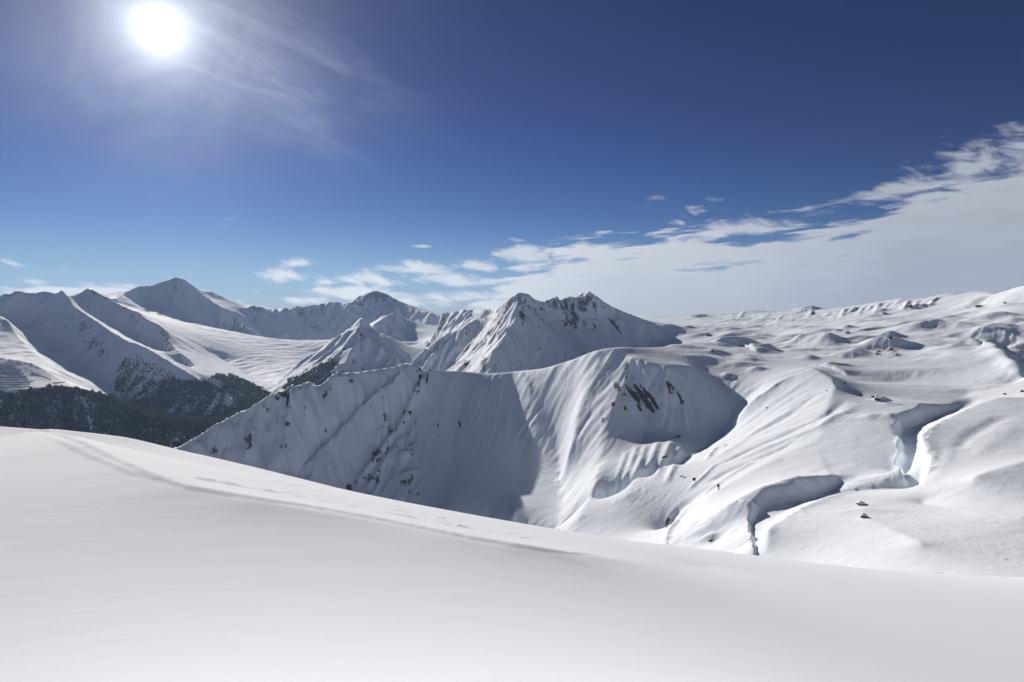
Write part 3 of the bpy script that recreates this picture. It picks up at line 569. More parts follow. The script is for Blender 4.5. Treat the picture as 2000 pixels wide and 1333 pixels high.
rock = np.zeros_like(T.Z)
sc_px, sc_py, vis = T.screen()
def crags(px, py, rx, ry, rot=0, k=1.0):
    """bare rock showing through the snow round the point seen at px, py"""
    a, u = T.hit(px, py); rr = math.exp(u); c, q = math.cos(math.radians(rot)), math.sin(math.radians(rot))
    m = np.abs(T.R / rr - 1) < 0.12; dx = sc_px - px; dy = sc_py - py
    x = (dx * c + dy * q) / rx; y = (-dx * q + dy * c) / ry
    e = np.where(m, np.exp(-(x * x + y * y)), 0) * k
    np.maximum(rock, e, out=rock)
for c in ((1016, 582, 34, 14, 0, .8), (1050, 610, 26, 16, 40, .6), (1083, 600, 9, 22, -25, 1.1), (1112, 600, 9, 26, -35, 1.1), (1120, 630, 9, 22, -45, 1.1), (1135, 600, 10, 24, -40, 1.0), (1150, 590, 14, 14, 0, .8), (1200, 635, 4, 20, -38, 1.1),
          (1020, 618, 8, 14, -20, 1), (946, 712, 8, 16, 0, 1.2), (972, 650, 9, 16, 30, .9), (1060, 680, 12, 14, 0, .6), (945, 650, 12, 30, 0, .55), (912, 710, 6, 12, -30, 1.1), (852, 672, 9, 16, 25, .9), (880, 625, 14, 20, 20, .6), (900, 665, 8, 20, 0, .6),
          (733, 577, 34, 10, 5, 1.15), (700, 594, 18, 5, 10, 1.1), (757, 596, 12, 9, 30, 1.1), (652, 593, 12, 5, 0, 1), (505, 606, 22, 8, 0, .8), (538, 607, 8, 5, 0, 1), (560, 606, 12, 5, 0, .9), (590, 612, 14, 14, 0, .8), (705, 655, 6, 16, -35, 1), (615, 640, 20, 16, 0, .6), (660, 640, 16, 10, 0, .5), (500, 625, 16, 12, 0, .7), (805, 604, 8, 5, 0, .9), (775, 610, 8, 6, 0, .9),
          (345, 545, 20, 8, 0, .6), (235, 580, 14, 6, -25, .7), (185, 572, 14, 5, 15, 1), (205, 583, 12, 4, 15, .9), (122, 570, 7, 4, 0, 1), (38, 571, 12, 3, 0, .9), (15, 578, 10, 4, 0, .7), (160, 640, 20, 14, 30, .7), (180, 670, 22, 14, 20, .75), (200, 690, 12, 14, 0, .7), (315, 645, 14, 18, -45, .9), (330, 665, 10, 10, 0, .8), (260, 620, 18, 8, 20, .5),
          (563, 775, 4, 22, 0, 1.3), (553, 770, 8, 8, 0, 1.2), (541, 778, 6, 4, 20, 1.1), (688, 745, 5, 4, 40, 1.2), (671, 728, 3, 6, -10, 1.1), (561, 828, 14, 8, 0, .85), (558, 870, 16, 22, 0, .75), (595, 830, 10, 12, 0, .7), (487, 862, 10, 26, 0, .7), (640, 760, 14, 10, 0, .5), (420, 880, 8, 8, 0, .8),
          (795, 820, 8, 10, 0, .9), (765, 840, 14, 16, 30, .95), (735, 885, 12, 16, 30, .95), (715, 930, 16, 14, 0, .9), (735, 935, 8, 16, 10, 1), (682, 955, 8, 8, 0, 1), (820, 745, 5, 20, 15, .9), (770, 800, 14, 14, 0, .6), (745, 790, 12, 14, 0, .6), (812, 825, 5, 12, 0, .9), (800, 940, 20, 12, 0, .7), (805, 870, 12, 8, 0, .7), (897, 828, 3, 8, -20, 1.1), (820, 722, 8, 6, 0, 1),
          (1232, 735, 9, 26, -20, .8), (1205, 760, 5, 16, -25, 1.05), (1216, 772, 4, 10, -25, 1), (1240, 770, 6, 26, -27, 1.0), (1258, 772, 7, 26, -27, 1.0), (1272, 780, 5, 20, -27, 1.0), (1252, 765, 22, 18, -27, .7), (1222, 798, 4, 6, 0, 1), (1312, 760, 6, 26, -15, 1), (1328, 775, 6, 18, -20, .9), (1195, 730, 14, 14, 0, .5), (1197, 790, 4, 6, 0, 1), (1178, 820, 4, 6, 0, 1),
          (1403, 952, 3, 7, 0, 1.15), (1356, 936, 4, 5, 0, 1.1), (1330, 930, 14, 5, 0, .8), (1304, 1020, 3, 10, 20, 1.2), (1303, 1060, 6, 6, 0, 1), (1280, 1060, 1, 1, 0, 0), (1390, 1056, 8, 4, -20, 1), (1325, 852, 8, 3, 0, 1.1), (1300, 892, 6, 3, 0, 1), (1588, 614, 5, 3, 0, 1.2), (1394, 685, 6, 5, 0, 1), (1425, 738, 12, 8, 0, .8), (1385, 655, 8, 4, 0, .9),
          (1715, 690, 10, 6, 0, .8), (1745, 685, 16, 10, 0, .7), (1737, 660, 8, 5, 0, .8), (1913, 600, 12, 3, 0, .95), (1770, 600, 12, 6, 0, .8), (1775, 592, 8, 7, 0, .8), (1655, 648, 8, 5, 0, .7), (1370, 618, 22, 5, 0, 1.3)):
    crags(*c)
def along(path, n, spread, k0=.75, k1=1.1, sz=(2, 5)):
    C = catmull(path, 6)
    for _ in range(n):
        p = C[rng.integers(len(C))]; q = rng.uniform(*sz)
        crags(p[0] + rng.normal() * spread, p[1] + rng.normal() * spread, q, q * rng.uniform(1, 2.2), rng.uniform(-30, 20), rng.uniform(k0, k1))
along([(567, 760), (561, 820), (548, 910)], 10, 8); along([(512, 785), (500, 830), (490, 890)], 6, 8); along([(600, 770), (600, 820), (590, 850)], 5, 8); along([(645, 750), (650, 800), (640, 850)], 4, 10)
along([(835, 725), (820, 762), (795, 810), (770, 850), (735, 900), (700, 945)], 26, 8); along([(790, 820), (765, 860), (745, 900), (730, 950)], 17, 12); along([(800, 890), (815, 930), (800, 960)], 8, 12, .6, .9)
along([(840, 790), (850, 830)], 4, 6); along([(740, 730), (760, 790), (745, 830)], 6, 10, .6, .9)
along([(1065, 590), (1090, 612), (1110, 640)], 10, 8, .8, 1.2, (3, 8)); along([(1110, 585), (1135, 612), (1155, 640)], 12, 8, .8, 1.2, (3, 8)); along([(1000, 580), (1030, 590), (1060, 620)], 10, 8, .7, 1.0, (3, 7)); along([(1018, 610), (1060, 660), (1090, 700)], 6, 14, .5, .8)
along([(960, 640), (935, 680), (905, 710)], 6, 8, .7, 1.0); along([(880, 640), (860, 670), (830, 700)], 9, 7, .7, 1.0); along([(910, 650), (900, 700)], 5, 8, .7, 1.0); along([(1170, 590), (1230, 640)], 5, 10, .5, .8)
along([(695, 590), (733, 578), (780, 596)], 12, 6, .7, 1.1, (4, 9)); along([(490, 608), (560, 612), (650, 600)], 14, 7, .6, .95, (3, 9)); along([(610, 620), (700, 640), (760, 640)], 8, 12, .5, .8, (4, 9))
along([(660, 690), (690, 710), (720, 730)], 6, 10, .7, 1.0); along([(300, 560), (345, 552), (400, 590)], 6, 8, .5, .75); along([(150, 620), (200, 680), (260, 720)], 14, 16, .6, .85, (2, 6)); along([(240, 595), (310, 650), (330, 680)], 8, 8, .6, .85, (2, 6))
along([(1225, 705), (1233, 740), (1240, 760)], 6, 5, .8, 1.1, (2, 5)); along([(1300, 730), (1318, 760), (1332, 790)], 6, 5, .8, 1.1, (2, 5)); along([(1205, 745), (1215, 775)], 4, 4, .8, 1.1, (2, 4))
rock = np.clip(rock * (0.62 + 0.16 * g2 + 0.25 * fbm(T.A * F / 5, T.U * F / 5, 3, 91)) * 1.05, 0, 1.2)
steep = T.slope(1.5); rock = np.maximum(rock, np.clip((steep - 1.05) * 0.9, 0, 0.5) * rug + rock * 0)
T.Z += (rock * T.R / F * 1.6 * fbm(T.A * F / 5, T.U * F / 5, 3, 33, 0.6, ridged=True)).astype('f4')
def normals(F_):
    x = F_.R * np.sin(F_.A); y = F_.R * np.cos(F_.A)
    Pm = np.stack([x, y, F_.Z], -1); du = np.gradient(Pm, axis=0); da = np.gradient(Pm, axis=1); n = np.cross(da, du)
    return n / np.linalg.norm(n, axis=-1, keepdims=True)
NT = normals(T)
# one mesh per landform, cut where a dip hides the join
cut = np.interp(sc_px, [-200, 200, 400, 600, 800, 1000, 1150, 1250, 1302], [1700, 2100, 2200, 2250, 2350, 2300, 2200, 2200, 2400])
east = (sc_px > 1302) | ((sc_px > 1235) & (T.R > 4200))
near = (T.R < cut) | east
mass = ~near & (T.R < 4600) & (sc_px > 770)
leftm = ~near & ~mass & (T.R < 8000) & (sc_px < 520)
for nm, mk in (('snowfield', near), ('massif', mass), ('mountain', leftm), ('mountain_range', ~near & ~mass & ~leftm)):
    mesh_from(T, nm, m_snow, keep=mk, attrs={'rock': rock}, nrm=NT)

# ------------------------------------------------------------------ foreground slope
G = Field(-500, 2500, 1.5, 360, 640, 640)
SIL = [(-700, 790, 60), (-150, 822, 60), (0, 830, 60), (100, 838, 60), (250, 855, 62), (340, 877, 66), (500, 912, 70), (680, 958, 72), (850, 995, 72), (1000, 1030, 70), (1130, 1048, 68), (1300, 1064, 64), (1500, 1088, 60), (1650, 1107, 60), (1800, 1119, 60), (1900, 1124, 60), (2000, 1127, 60), (2150, 1128, 60), (2800, 1100, 60)]
G.line(SIL)
LIP = [(70, 838, 40), (110, 850, 33), (150, 866, 27), (250, 916, 20), (350, 950, 17), (500, 977, 15.5), (640, 1000, 15), (800, 1030, 14.5), (900, 1050, 14), (1000, 1066, 14), (1100, 1082, 14.5), (1200, 1092, 17), (1290, 1101, 24), (1380, 1109, 34)]
G.line(LIP)
def zr(px, py, z): a, te = ray(px, py); return (px, py, z / te)
G.line([zr(-500, 1450, -1.45), zr(0, 1450, -1.52), zr(500, 1450, -1.58), zr(1000, 1450, -1.62), zr(1500, 1450, -1.7), zr(2000, 1450, -1.8), zr(2500, 1450, -1.95)])
G.zline([(-480, 1.55, -1.3), (1000, 1.55, -1.42), (2480, 1.55, -1.6)])
G.zline([(p[0], p[2] * 1.5, ray(p[0], p[1])[1] * p[2] * 1.5 - 3.0) for p in SIL]); G.zline([(p[0], 150, ray(p[0], p[1])[1] * 150 - 22) for p in SIL])
G.zline([(-800, 355, -365), (500, 355, -355), (1000, 355, -305), (1500, 355, -235), (2800, 355, -190)])
G.solve(); G.Z = G.soften(12.0)
G.scarp([(60, 838), (100, 847), (150, 866), (200, 890), (250, 914), (350, 950), (500, 976), (640, 998), (800, 1028), (950, 1058), (1100, 1081), (1180, 1084)], 12, 4.5, 260, taper=.12)
G.scarp([(80, 850), (130, 872), (180, 896), (250, 924), (330, 948)], 10, 3, 60, taper=.2)
G.scarp([(380, 948), (430, 950), (480, 962), (530, 965), (580, 962)], 6, 1.8, 40, taper=.2, rmin=19)
for i in range(70):
    x = rng.uniform(330, 1020); y0 = np.interp(x, [340, 680, 1000, 1300], [885, 962, 1034, 1066]); y1 = np.interp(x, [340, 680, 1000, 1300], [945, 1005, 1066, 1088])
    y = rng.uniform(y0 + 5, y1); ln = rng.uniform(12, 55); sl = rng.uniform(.02, .26)
    G.scarp([(x, y), (x + ln * .3, y + ln * .3 * sl - rng.uniform(-1, 1)), (x + ln * .6, y + ln * .6 * sl + rng.uniform(-1, 1)), (x + ln, y + ln * sl)], 6, rng.uniform(.8, 2.2), 24, taper=.3, rmin=19)
G.Z += (G.R / F * (0.7 * fbm(G.A * F / 260, G.U * F / 90, 4, 7) + 0.25 * fbm(G.A * F / 40 + G.U * 9, G.U * F / 14, 3, 9))).astype('f4')
mesh_from(G, 'foreground_slope', m_near)

# the hillside behind the camera: unseen, added to bounce sunlight into the shade
m_up, b = material('bounce_snow'); b.inputs['Base Color'].default_value = SNOW; b.inputs['Roughness'].default_value = 0.9
def bounce_hillside(F_, step, r0, r1, rise):
    rows = np.arange(0, F_.nu, step); rows = rows[(F_.R[rows, 0] >= r0) & (F_.R[rows, 0] <= r1)]
    n = 60; t = np.linspace(0, 1, n)[None, :]; R = F_.R[rows, :1]; zr_, zl_ = F_.Z[rows, -1:], F_.Z[rows, :1]
    az = F_.a1 + (2 * math.pi - F_.a1 + F_.a0) * t; q = t * t * (3 - 2 * t)
    z = zr_ * (1 - q) + zl_ * q + rise * R * np.sin(np.pi * t) ** 4 * (1 + 0.25 * perlin(az * 3, np.log(R) * 2.5 + az * 0, 3))
    co = np.stack([R * np.sin(az), R * np.cos(az), z], -1).reshape(-1, 3)
    f = [(i * n + j, i * n + j + 1, (i + 1) * n + j + 1, (i + 1) * n + j) for i in range(len(rows) - 1) for j in range(n - 1)]
    me = bpy.data.meshes.new('bounce_slope'); me.from_pydata(co.tolist(), [], f); me.polygons.foreach_set('use_smooth', [True] * len(f)); me.materials.append(m_up)
    o = bpy.data.objects.new('bounce_slope', me); S.collection.objects.link(o); o['kind'] = 'structure'; return float(z.max())
ztop = max(bounce_hillside(G, 8, 1.4, 361, 0.42), bounce_hillside(T, 16, 329, 3600, 0.32))

# ------------------------------------------------------------------ rock, boulders
def tag(o, label, cat, group=None):
    o['label'] = label; o['category'] = cat
    if group: o['group'] = group
    return o
def new_mesh(name, co, f, mat, smooth=False):
    me = bpy.data.meshes.new(name); me.from_pydata([tuple(map(float, c)) for c in co], [], f)
    if smooth: me.polygons.foreach_set('use_smooth', [True] * len(f))
    me.materials.append(mat); o = bpy.data.objects.new(name, me); S.collection.objects.link(o); return o
m_rock, b = material('weathered_rock')
geo = N('ShaderNodeNewGeometry'); P = geo.outputs['Position']; sx = N('ShaderNodeSeparateXYZ'); put(sx.inputs[0], geo.outputs['Normal'])
n_a = NOISE(P, 0.5, 7, 0.7); n_b = NOISE(P, 0.12, 5, 0.6)
rc = MIX(MR(n_b, 0.3, 0.7), (0.06, 0.055, 0.047, 1), (0.125, 0.115, 0.098, 1))
cap = MR(M('ADD', sx.outputs[2], M('MULTIPLY', M('SUBTRACT', n_a, 0.5), 0.9)), 0.86, 0.98)
put(b.inputs['Base Color'], MIX(cap, rc, SNOW)); put(b.inputs['Roughness'], 0.85); b.inputs['Specular IOR Level'].default_value = 0.1
put(b.inputs['Normal'], bump(n_a, 1.0, 0.6))
m_brown, b = material('brown_rock')
geo = N('ShaderNodeNewGeometry'); n_a = NOISE(geo.outputs['Position'], 1.2, 7, 0.7)
put(b.inputs['Base Color'], MIX(MR(n_a, 0.35, 0.7), (0.07, 0.055, 0.045, 1), (0.22, 0.14, 0.085, 1))); put(b.inputs['Roughness'], 0.85); put(b.inputs['Normal'], bump(n_a, 0.3, 0.6))
m_cap, b = material('snow_cap'); b.inputs['Base Color'].default_value = SNOW; b.inputs['Roughness'].default_value = 0.9

def rib_of_rock(pts, w, label, h=0.9):
    """a bare rib lying down the slope: jagged cross section, sunk into the snow at its edges"""
    P = [T.hit(x, y) for x, y in catmull(pts, 5)]; n = len(P); m = 6; co = []
    for i in range(n):
        a, u = P[i]; q = P[min(i + 1, n - 1)]; p = P[max(i - 1, 0)]; da, du = q[0] - p[0], q[1] - p[1]; L_ = math.hypot(da, du) + 1e-9
        t = i / (n - 1); ww = w / F * (0.25 + math.sin(math.pi * min(max(t, 0.04), 0.96)) ** 0.6) * rng.uniform(.75, 1.2)
        for k in range(m + 1):
            c = (k / m * 2 - 1); aa = a - du / L_ * c * ww * .5; uu = u + da / L_ * c * ww * .5; r = math.exp(uu)
            z = float(T.zat(aa, uu)) + r / F * (h * w * .5 * (1 - c * c) * rng.uniform(.5, 1.3) - .35 * (abs(c) > .9) - (0.4 if i in (0, n - 1) else 0) * w * .3 + .2)
            co.append((r * math.sin(aa), r * math.cos(aa), z))
    f = [(i * (m + 1) + k, i * (m + 1) + k + 1, (i + 1) * (m + 1) + k + 1, (i + 1) * (m + 1) + k) for i in range(n - 1) for k in range(m)]
    return tag(new_mesh('rock_outcrop', co, f, m_rock), label, 'rock', 'bare rock ribs breaking through the snow')
for pts, w, lb in ((([(1221, 752), (1232, 768), (1243, 784)]), 4.5, 'long narrow dark rock rib at the left of the outcrop on the dome shoulder'),
                   (([(1228, 754), (1238, 770), (1247, 786)]), 2.5, 'thin dark rock streak just right of the outcrop\'s leftmost rib'),
                   (([(1238, 753), (1247, 764), (1258, 780), (1268, 794), (1278, 807)]), 9, 'widest brown rock slab in the middle of the outcrop on the dome shoulder'),
                   (([(1244, 789), (1249, 797), (1254, 805)]), 5, 'short rock slab at the lower left foot of the big outcrop'),
                   (([(1264, 767), (1273, 779), (1281, 792), (1287, 801)]), 4.2, 'slender curved rock rib at the right edge of the big outcrop'),
                   (([(1256, 758), (1262, 769), (1268, 778)]), 5, 'rough grey rock patch between the wide slab and the right-hand rib'),
                   (([(1202, 747), (1207, 757), (1212, 766)]), 3.5, 'small rock rib high on the sunlit spur left of the big outcrop'),
                   (([(1219, 768), (1223, 775)]), 3, 'tiny rock fleck under the spur, left of the big outcrop'),
                   (([(1219, 796), (1222, 802)]), 3, 'lone rock fleck low on the shaded face under the outcrop'),
                   (([(1303, 745), (1306, 757), (1309, 771)]), 3, 'dark upright rock streak below the small bright notch right of the dome'),
                   (([(1313, 755), (1318, 762)]), 3, 'little rock streak between the notch and the right-hand rocks'),
                   (([(1323, 766), (1327, 774), (1331, 783)]), 4, 'loose dark rocks farthest right on the shaded dome face'),
                   (([(563, 765), (562, 778), (561, 794)]), 5, 'tallest dark rock pillar under the notch of the middle ridge'),
                   (([(549, 769), (556, 775)]), 6, 'squat dark rock under the ridge crest left of the tall pillar'),
                   (([(537, 776), (545, 781)]), 4, 'small rock leftmost beneath the middle ridge crest'),
                   (([(682, 742), (687, 748)]), 3, 'short slanting rock below the crest where the pyramid rises'),
                   (([(670, 726), (672, 734)]), 3, 'small upright rock on the ridge crest beneath the pyramid'),
                   (([(836, 731), (834, 741), (832, 750)]), 3.5, 'rocky edge at the top of the long diagonal rib'),
                   (([(818, 719), (823, 725)]), 4, 'dark rock in the notch of the middle ridge crest'),
                   (([(896, 823), (898, 829), (900, 836)]), 2.6, 'single brown rock streak alone on the big shaded face'),
                   (([(1187, 621), (1198, 633), (1207, 644), (1213, 652)]), 3, 'long slanting dark streak on the right flank of the double summit'),
                   (([(1303, 1011), (1301, 1021), (1302, 1032)]), 2.5, 'thin upright dark crack low on the sunlit slope'),
                   (([(1305, 1020), (1309, 1014)]), 2, 'small dark wedge just above the upright crack on the sunlit slope'),
                   (([(1383, 1058), (1391, 1055)]), 3.5, 'low rock at the foot of the sunlit slope beside the gully'),
                   (([(1317, 856), (1324, 853)]), 3.5, 'small rock lip on the avalanche ribs under the dome'),
                   (([(1292, 895), (1304, 891)]), 3.5, 'flat dark rock on the fluted slope under the dome')):
    rib_of_rock(pts, w, lb)

def boulder(px, py, w, hgt, label, mat, seed, tilt=0.0, cap=False):
    """w, hgt in photo px at the place where it lies"""
    c = T.point(px, py) if py > 0 else None; r = math.hypot(c.x, c.y); k = r / F; rs = np.random.default_rng(seed)
    n1, n2 = 12, 6; co = []
    dirs = rs.normal(size=(9, 3)); dirs /= np.linalg.norm(dirs, axis=1)[:, None]; cutd = rs.uniform(.62, .95, 9)
    for i in range(n2 + 1):
        ph = math.pi * (i / n2) - math.pi / 2
        for j in range(n1):
            th = 2 * math.pi * j / n1; d = np.array([math.cos(ph) * math.cos(th), math.cos(ph) * math.sin(th), math.sin(ph)])
            q = min([1.0] + [cd / max(float(d @ dd), 1e-3) for dd, cd in zip(dirs, cutd) if float(d @ dd) > 0.2]); d = d * q
            x, y, z = d[0] * w * .5 * k, d[1] * w * .4 * k, d[2] * hgt * .75 * k
            co.append((x, y, z + x * tilt))
    f = [(i * n1 + j, i * n1 + (j + 1) % n1, (i + 1) * n1 + (j + 1) % n1, (i + 1) * n1 + j) for i in range(n2) for j in range(n1)]
    o = new_mesh('boulder', co, f, mat); o.location = c + Vector((0, 0, hgt * .12 * k)); tag(o, label, 'boulder', 'boulders lying on the snow')
    if cap:
        top = [v for v in co]; cz = [(x * .86 - w * .04 * k, y * .9, max(z, 0) * .98 + hgt * .30 * k + .0) if z > hgt * .12 * k else (x * .80, y * .8, hgt * .10 * k) for x, y, z in co]
        s_ = new_mesh('snow_cap', cz, f, m_cap, True); s_.parent = o
    return o
for i, (x, y, w, h, lb, mt, tl, cp) in enumerate((
        (1684, 987, 26, 6, 'upper of the two brown boulders on the smooth near hill, long and low', m_brown, -.16, True), (1689, 1011, 17, 6.5, 'lower orange brown boulder on the smooth near hill with snow on top', m_brown, -.2, True),
        (1714, 781, 11, 7, 'yellowish grey boulder with its shadow on the snow above the gully', m_rock, -.2, True), (1705, 776, 8, 4, 'small boulder left of the yellowish one above the gully', m_rock, 0, False),
        (1403, 951, 5, 8, 'dark boulder standing alone in the bright slope above the lower gully', m_rock, 0, False), (1355, 937, 6, 5, 'dark boulder among pebbles on the bright slope under the shadow', m_rock, 0, False),
        (1331, 931, 3.5, 2.5, 'leftmost pebble sized stone under the shadow edge', m_rock, 0, False), (1337, 933, 3.5, 2.5, 'second little stone under the shadow edge', m_rock, 0, False),
        (1588, 614, 9, 6, 'brown boulder below the rounded hill on the far skyline', m_rock, 0, False), (1727, 613, 7, 4, 'dark boulder left of the long shadowed hollow under the serrated ridge', m_rock, 0, False),
        (1713, 693, 6, 4, 'dark boulder at the left edge of the big shadow patch', m_rock, 0, False), (1741, 683, 4, 3, 'grey stone near the top of the big shadow patch', m_rock, 0, False), (1752, 694, 5, 3, 'grey stone at the right of the big shadow patch', m_rock, 0, False),
        (1739, 661, 6, 4, 'stone on the small dark hummock above the big shadow patch', m_rock, 0, False), (1912, 600, 14, 4, 'row of flat rocks on the knoll under the right skyline', m_rock, 0, False), (1962, 593, 5, 2.5, 'tiny brown stone right of the knoll under the right skyline', m_rock, 0, False),
        (1391, 687, 6, 5, 'rock on the lip above the shadowed hollow behind the dome', m_rock, 0, False), (1383, 655, 9, 4, 'dark rocks on the flat between massif and far hills', m_rock, 0, False), (1778, 600, 8, 5, 'dark rock in the cleft of the serrated ridge', m_rock, 0, False),
        (1962, 771, 5, 3, 'small dark stone on the crest of the right-hand slope', m_rock, 0, False), (1996, 766, 6, 4, 'dark stone at the right picture edge above the crest', m_rock, 0, False), (1615, 764, 3, 2.5, 'speck of stone on the bright nose of snow', m_rock, 0, False),
        (1650, 750, 4, 3, 'little dark stone just right of the bright nose of snow', m_rock, 0, False), (1498, 797, 3, 2.5, 'tiny stone low on the smooth slope under the nose', m_rock, 0, False))):
    boulder(x, y, w, h, lb, mt, 100 + i, tl, cp)

# ------------------------------------------------------------------ woods on the left valley sides
m_tree, b = material('larch_and_spruce')
oi = N('ShaderNodeObjectInfo'); geo = N('ShaderNodeNewGeometry'); n_t = NOISE(geo.outputs['Position'], 0.02, 4, 0.7)
put(b.inputs['Base Color'], MIX(MR(n_t, 0.38, 0.62), (0.014, 0.016, 0.015, 1), (0.038, 0.028, 0.022, 1))); put(b.inputs['Roughness'], 0.9); b.inputs['Specular IOR Level'].default_value = 0.05
def inside(poly, x, y):
    c = np.zeros(x.shape, bool); n = len(poly)
    for i in range(n):
        (x0, y0), (x1, y1) = poly[i], poly[(i + 1) % n]
        m = ((y0 > y) != (y1 > y)) & (x < (x1 - x0) * (y - y0) / (y1 - y0 + 1e-9) + x0); c ^= m
    return c
sc_px, sc_py, vis = T.screen()
wob_x = sc_px + 9 * fbm(T.A * F / 14, T.U * F / 14, 2, 55); wob_y = sc_py + 9 * fbm(T.A * F / 14, T.U * F / 14, 2, 56)
woods = [([(-60, 772), (20, 770), (60, 764), (100, 757), (150, 762), (185, 769), (213, 778), (270, 808), (315, 826), (400, 862), (400, 900), (-60, 900)], 2500, 4300, 1.0, .20),
         ([(195, 800), (215, 770), (232, 745), (262, 738), (300, 745), (345, 742), (400, 745), (440, 767), (490, 797), (500, 830), (400, 900), (250, 870), (200, 820)], 3000, 5300, 1.0, .32),
         ([(225, 745), (240, 700), (275, 705), (330, 722), (345, 745), (262, 742)], 3900, 5600, .22, .35),
         ([(405, 738), (428, 733), (465, 738), (505, 757), (535, 772), (520, 800), (490, 800), (440, 768)], 4200, 5700, .7, .35),
         ([(552, 757), (562, 745), (600, 728), (628, 712), (650, 703), (660, 712), (645, 730), (660, 730), (640, 752), (600, 765), (560, 775)], 3700, 5300, .55, .3)]
area = T.R ** 2 * T.da * T.du
dens_ = np.zeros(T.Z.shape, 'f4'); streaks = T.gully_noise(7, 60, 77)
for poly, ra, rb, d_, gp in woods:
    m = inside(poly, wob_x, wob_y) & (T.R > ra) & (T.R < rb) & vis
    gap = np.clip(0.75 - gp * 1.1 * streaks + 0.5 * fbm(T.A * F / 25, T.U * F / 25, 3, 88), 0.02, 1)
    dens_ = np.maximum(dens_, np.where(m, d_ * gap, 0))
wgt = (dens_ * area).ravel(); NTREE = 56000
pick = rng.choice(wgt.size, NTREE, p=wgt / wgt.sum())
ta = T.A.ravel()[pick] + (rng.random(NTREE) - .5) * T.da; tu = T.U.ravel()[pick] + (rng.random(NTREE) - .5) * T.du
tr = np.exp(tu); tz = sample(T.Z, (tu - T.u0) / T.du, (ta - T.a0) / T.da)
th_ = rng.uniform(8, 16, NTREE) * np.where(tr > 4300, 0.9, 1.0)
order = np.argsort(tr / th_)                                    # those that show largest come first
def conifer_mesh(rs, tiers=5, n=7):
    co, f = [], []
    for k in range(5): co.append((.018 * math.cos(k * 1.2566), .018 * math.sin(k * 1.2566), -.06))
    co.append((0, 0, .5)); f += [(k, (k + 1) % 5, 5) for k in range(5)]
    for t in range(tiers):
        z0 = .12 + t * .17; top = min(z0 + .30, 1.0); rad = .17 * (1 - t / (tiers + .6)); b0 = len(co)
        for k in range(n): q = rad * rs.uniform(.65, 1.25); an = 2 * math.pi * (k + rs.uniform(-.3, .3)) / n; co.append((q * math.cos(an), q * math.sin(an), z0 + rs.uniform(-.03, .03)))
        co.append((rs.uniform(-.01, .01), rs.uniform(-.01, .01), top)); f += [(b0 + k, b0 + (k + 1) % n, b0 + n) for k in range(n)]
    return co, f
meshes = []
for v in range(6):
    co, f = conifer_mesh(np.random.default_rng(500 + v)); me = bpy.data.meshes.new('conifer'); me.from_pydata([tuple(map(float, c)) for c in co], [], f); me.materials.append(m_tree); meshes.append(me)
for n_, i in enumerate(order[:300]):
    o = bpy.data.objects.new('conifer', meshes[n_ % 6]); S.collection.objects.link(o)
    o.location = (tr[i] * math.sin(ta[i]), tr[i] * math.cos(ta[i]), tz[i]); h = float(th_[i]); o.scale = (h * 1.15, h * 1.15, h); o.rotation_euler = (0, 0, rng.uniform(0, 6.28))
    tag(o, 'dark conifer among many on the shaded wooded slope at the lower left', 'tree', 'trees of the wood on the left valley side')
rest = order[300:]; n_r = len(rest); K5 = 6
an = rng.uniform(0, 6.28, n_r)[:, None] + np.arange(K5)[None, :] * (2 * np.pi / K5)
X0 = (tr * np.sin(ta))[rest][:, None]; Y0 = (tr * np.cos(ta))[rest][:, None]; Z0 = tz[rest][:, None]; H = th_[rest][:, None]
q = H * rng.uniform(.14, .34, (n_r, K5)); z = rng.uniform(.02, .3, (n_r, K5))
co = np.concatenate([np.stack([X0 + q * np.cos(an), Y0 + q * np.sin(an), Z0 + z * H], -1), np.stack([X0, Y0, Z0 + H], -1)], 1).reshape(-1, 3)
tri = np.array([(k, (k + 1) % K5, K5) for k in range(K5)])
fc_ = (np.arange(n_r)[:, None, None] * (K5 + 1) + tri[None]).reshape(-1, 3).astype(np.int32)
me = bpy.data.meshes.new('distant_wood'); me.vertices.add(len(co)); me.vertices.foreach_set('co', co.astype('f4').ravel()); me.loops.add(fc_.size); me.loops.foreach_set('vertex_index', fc_.ravel())
me.polygons.add(len(fc_)); me.polygons.foreach_set('loop_start', np.arange(0, fc_.size, 3, dtype=np.int32)); me.update(calc_edges=True); me.materials.append(m_tree)
o = bpy.data.objects.new('distant_wood', me); S.collection.objects.link(o); o['kind'] = 'stuff'; o['label'] = 'dark conifer wood covering the shaded flanks of the left valley'

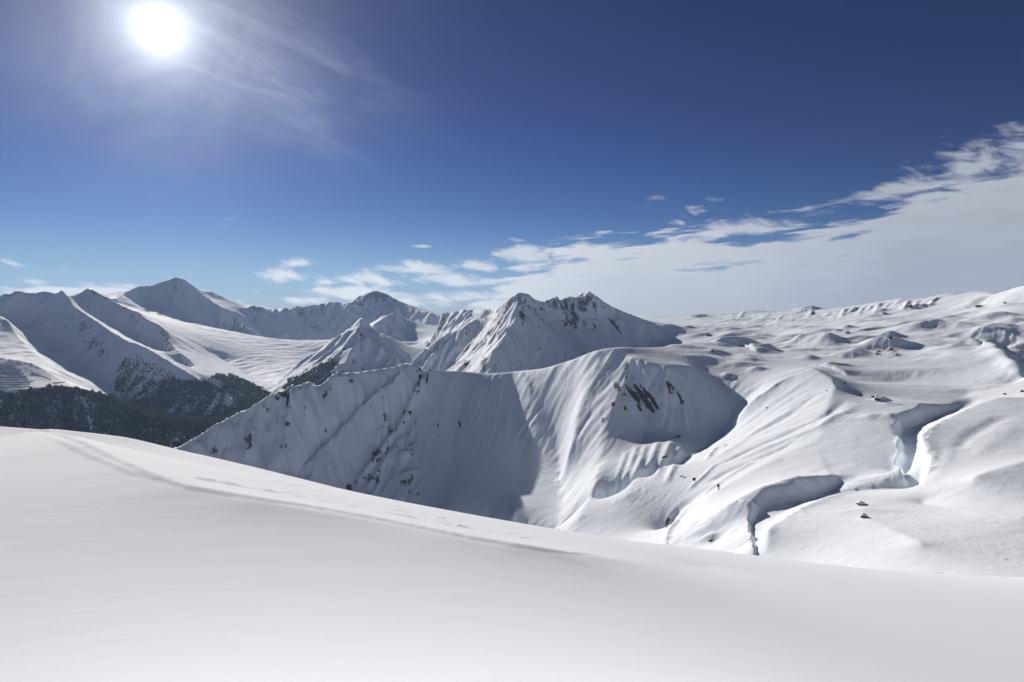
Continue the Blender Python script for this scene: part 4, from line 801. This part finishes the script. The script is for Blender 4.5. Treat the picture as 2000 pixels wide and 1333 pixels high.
# ------------------------------------------------------------------ avalanche fences on the near left shoulder
m_fence, b = material('weathered_steel'); b.inputs['Base Color'].default_value = (0.09, 0.085, 0.08, 1); b.inputs['Roughness'].default_value = 0.7
def fence(pts, label):
    P = [T.hit(x, y, 3300, 4800) for x, y in catmull(pts, 8)]; Q = []
    for (a, u) in P: r = math.exp(u); Q.append(Vector((r * math.sin(a), r * math.cos(a), float(T.zat(a, u)))))
    co, f = [], []
    def beam(p, q, t):
        d = (q - p).normalized(); s1 = d.cross(Vector((0, 0, 1))); s1 = (s1 if s1.length > .1 else Vector((1, 0, 0))).normalized() * t; s2 = d.cross(s1).normalized() * t; b0 = len(co)
        for e in (p, q):
            for sg in ((1, 1), (-1, 1), (-1, -1), (1, -1)): co.append(tuple(e + s1 * sg[0] + s2 * sg[1]))
        f.extend([(b0 + k, b0 + (k + 1) % 4, b0 + 4 + (k + 1) % 4, b0 + 4 + k) for k in range(4)])
    base_ = Q[0].copy()
    for p, q in zip(Q[:-1], Q[1:]):
        for z in (.6, 1.3, 2.0, 2.7, 3.4): beam(p - base_ + Vector((0, 0, z)), q - base_ + Vector((0, 0, z)), .26)
        n = max(1, int((q - p).length / 7))
        for k in range(n):
            e = p.lerp(q, k / n) - base_; beam(e + Vector((0, 0, -1)), e + Vector((0, 0, 3.8)), .2)
    o = new_mesh('snow_fence', co, f, m_fence); o.location = base_; return tag(o, label, 'snow fence', 'avalanche fences in rows on the left shoulder')
words = ['topmost', 'second', 'third', 'fourth', 'fifth', 'sixth', 'seventh', 'eighth', 'ninth', 'lowest']
for i, (y, x1) in enumerate(((713, 27), (718, 34), (723, 42), (729, 48), (735, 53), (740, 56), (745, 66), (750, 60), (755, 58), (761, 50))):
    fence([(-40, y + 1), (x1 * .5 - 10, y + .3), (x1, y)], words[i] + ' of the long snow fences at the left picture edge')
fence([(61, 727), (80, 734), (101, 742)], 'slanting snow fence along the edge of the sunlit shoulder')
fence([(104, 748), (116, 748), (127, 747)], 'short snow fence right of the slanting one on the shoulder')
fence([(60, 759), (85, 758), (110, 758)], 'snow fence running along the top edge of the wood')
fence([(126, 758), (144, 757)], 'short snow fence at the right end above the wood')

# ------------------------------------------------------------------ the air
m_air = bpy.data.materials.new('thin_haze'); m_air.use_nodes = True; nt = m_air.node_tree; nt.nodes.clear()
pv = N('ShaderNodeVolumePrincipled'); o_ = N('ShaderNodeOutputMaterial'); nt.links.new(pv.outputs[0], o_.inputs['Volume'])
pv.inputs['Color'].default_value = (0.45, 0.66, 1.0, 1); pv.inputs['Density'].default_value = 1.9e-5; pv.inputs['Anisotropy'].default_value = 0.2
def box(name, lo, hi, mat):
    v = [(x, y, z) for x in (lo[0], hi[0]) for y in (lo[1], hi[1]) for z in (lo[2], hi[2])]
    f = [(0, 1, 3, 2), (4, 6, 7, 5), (0, 4, 5, 1), (2, 3, 7, 6), (0, 2, 6, 4), (1, 5, 7, 3)]
    me = bpy.data.meshes.new(name); me.from_pydata(v, [], f); me.materials.append(mat)
    o = bpy.data.objects.new(name, me); S.collection.objects.link(o); return o
zmin = float(min(T.Z.min(), G.Z.min())); zmax = float(max(T.Z.max(), 5.0, ztop))
hz = box('haze', (-12500, -4300, zmin - 1.0), (12500, 15100, zmax + 30), m_air); hz['kind'] = 'stuff'
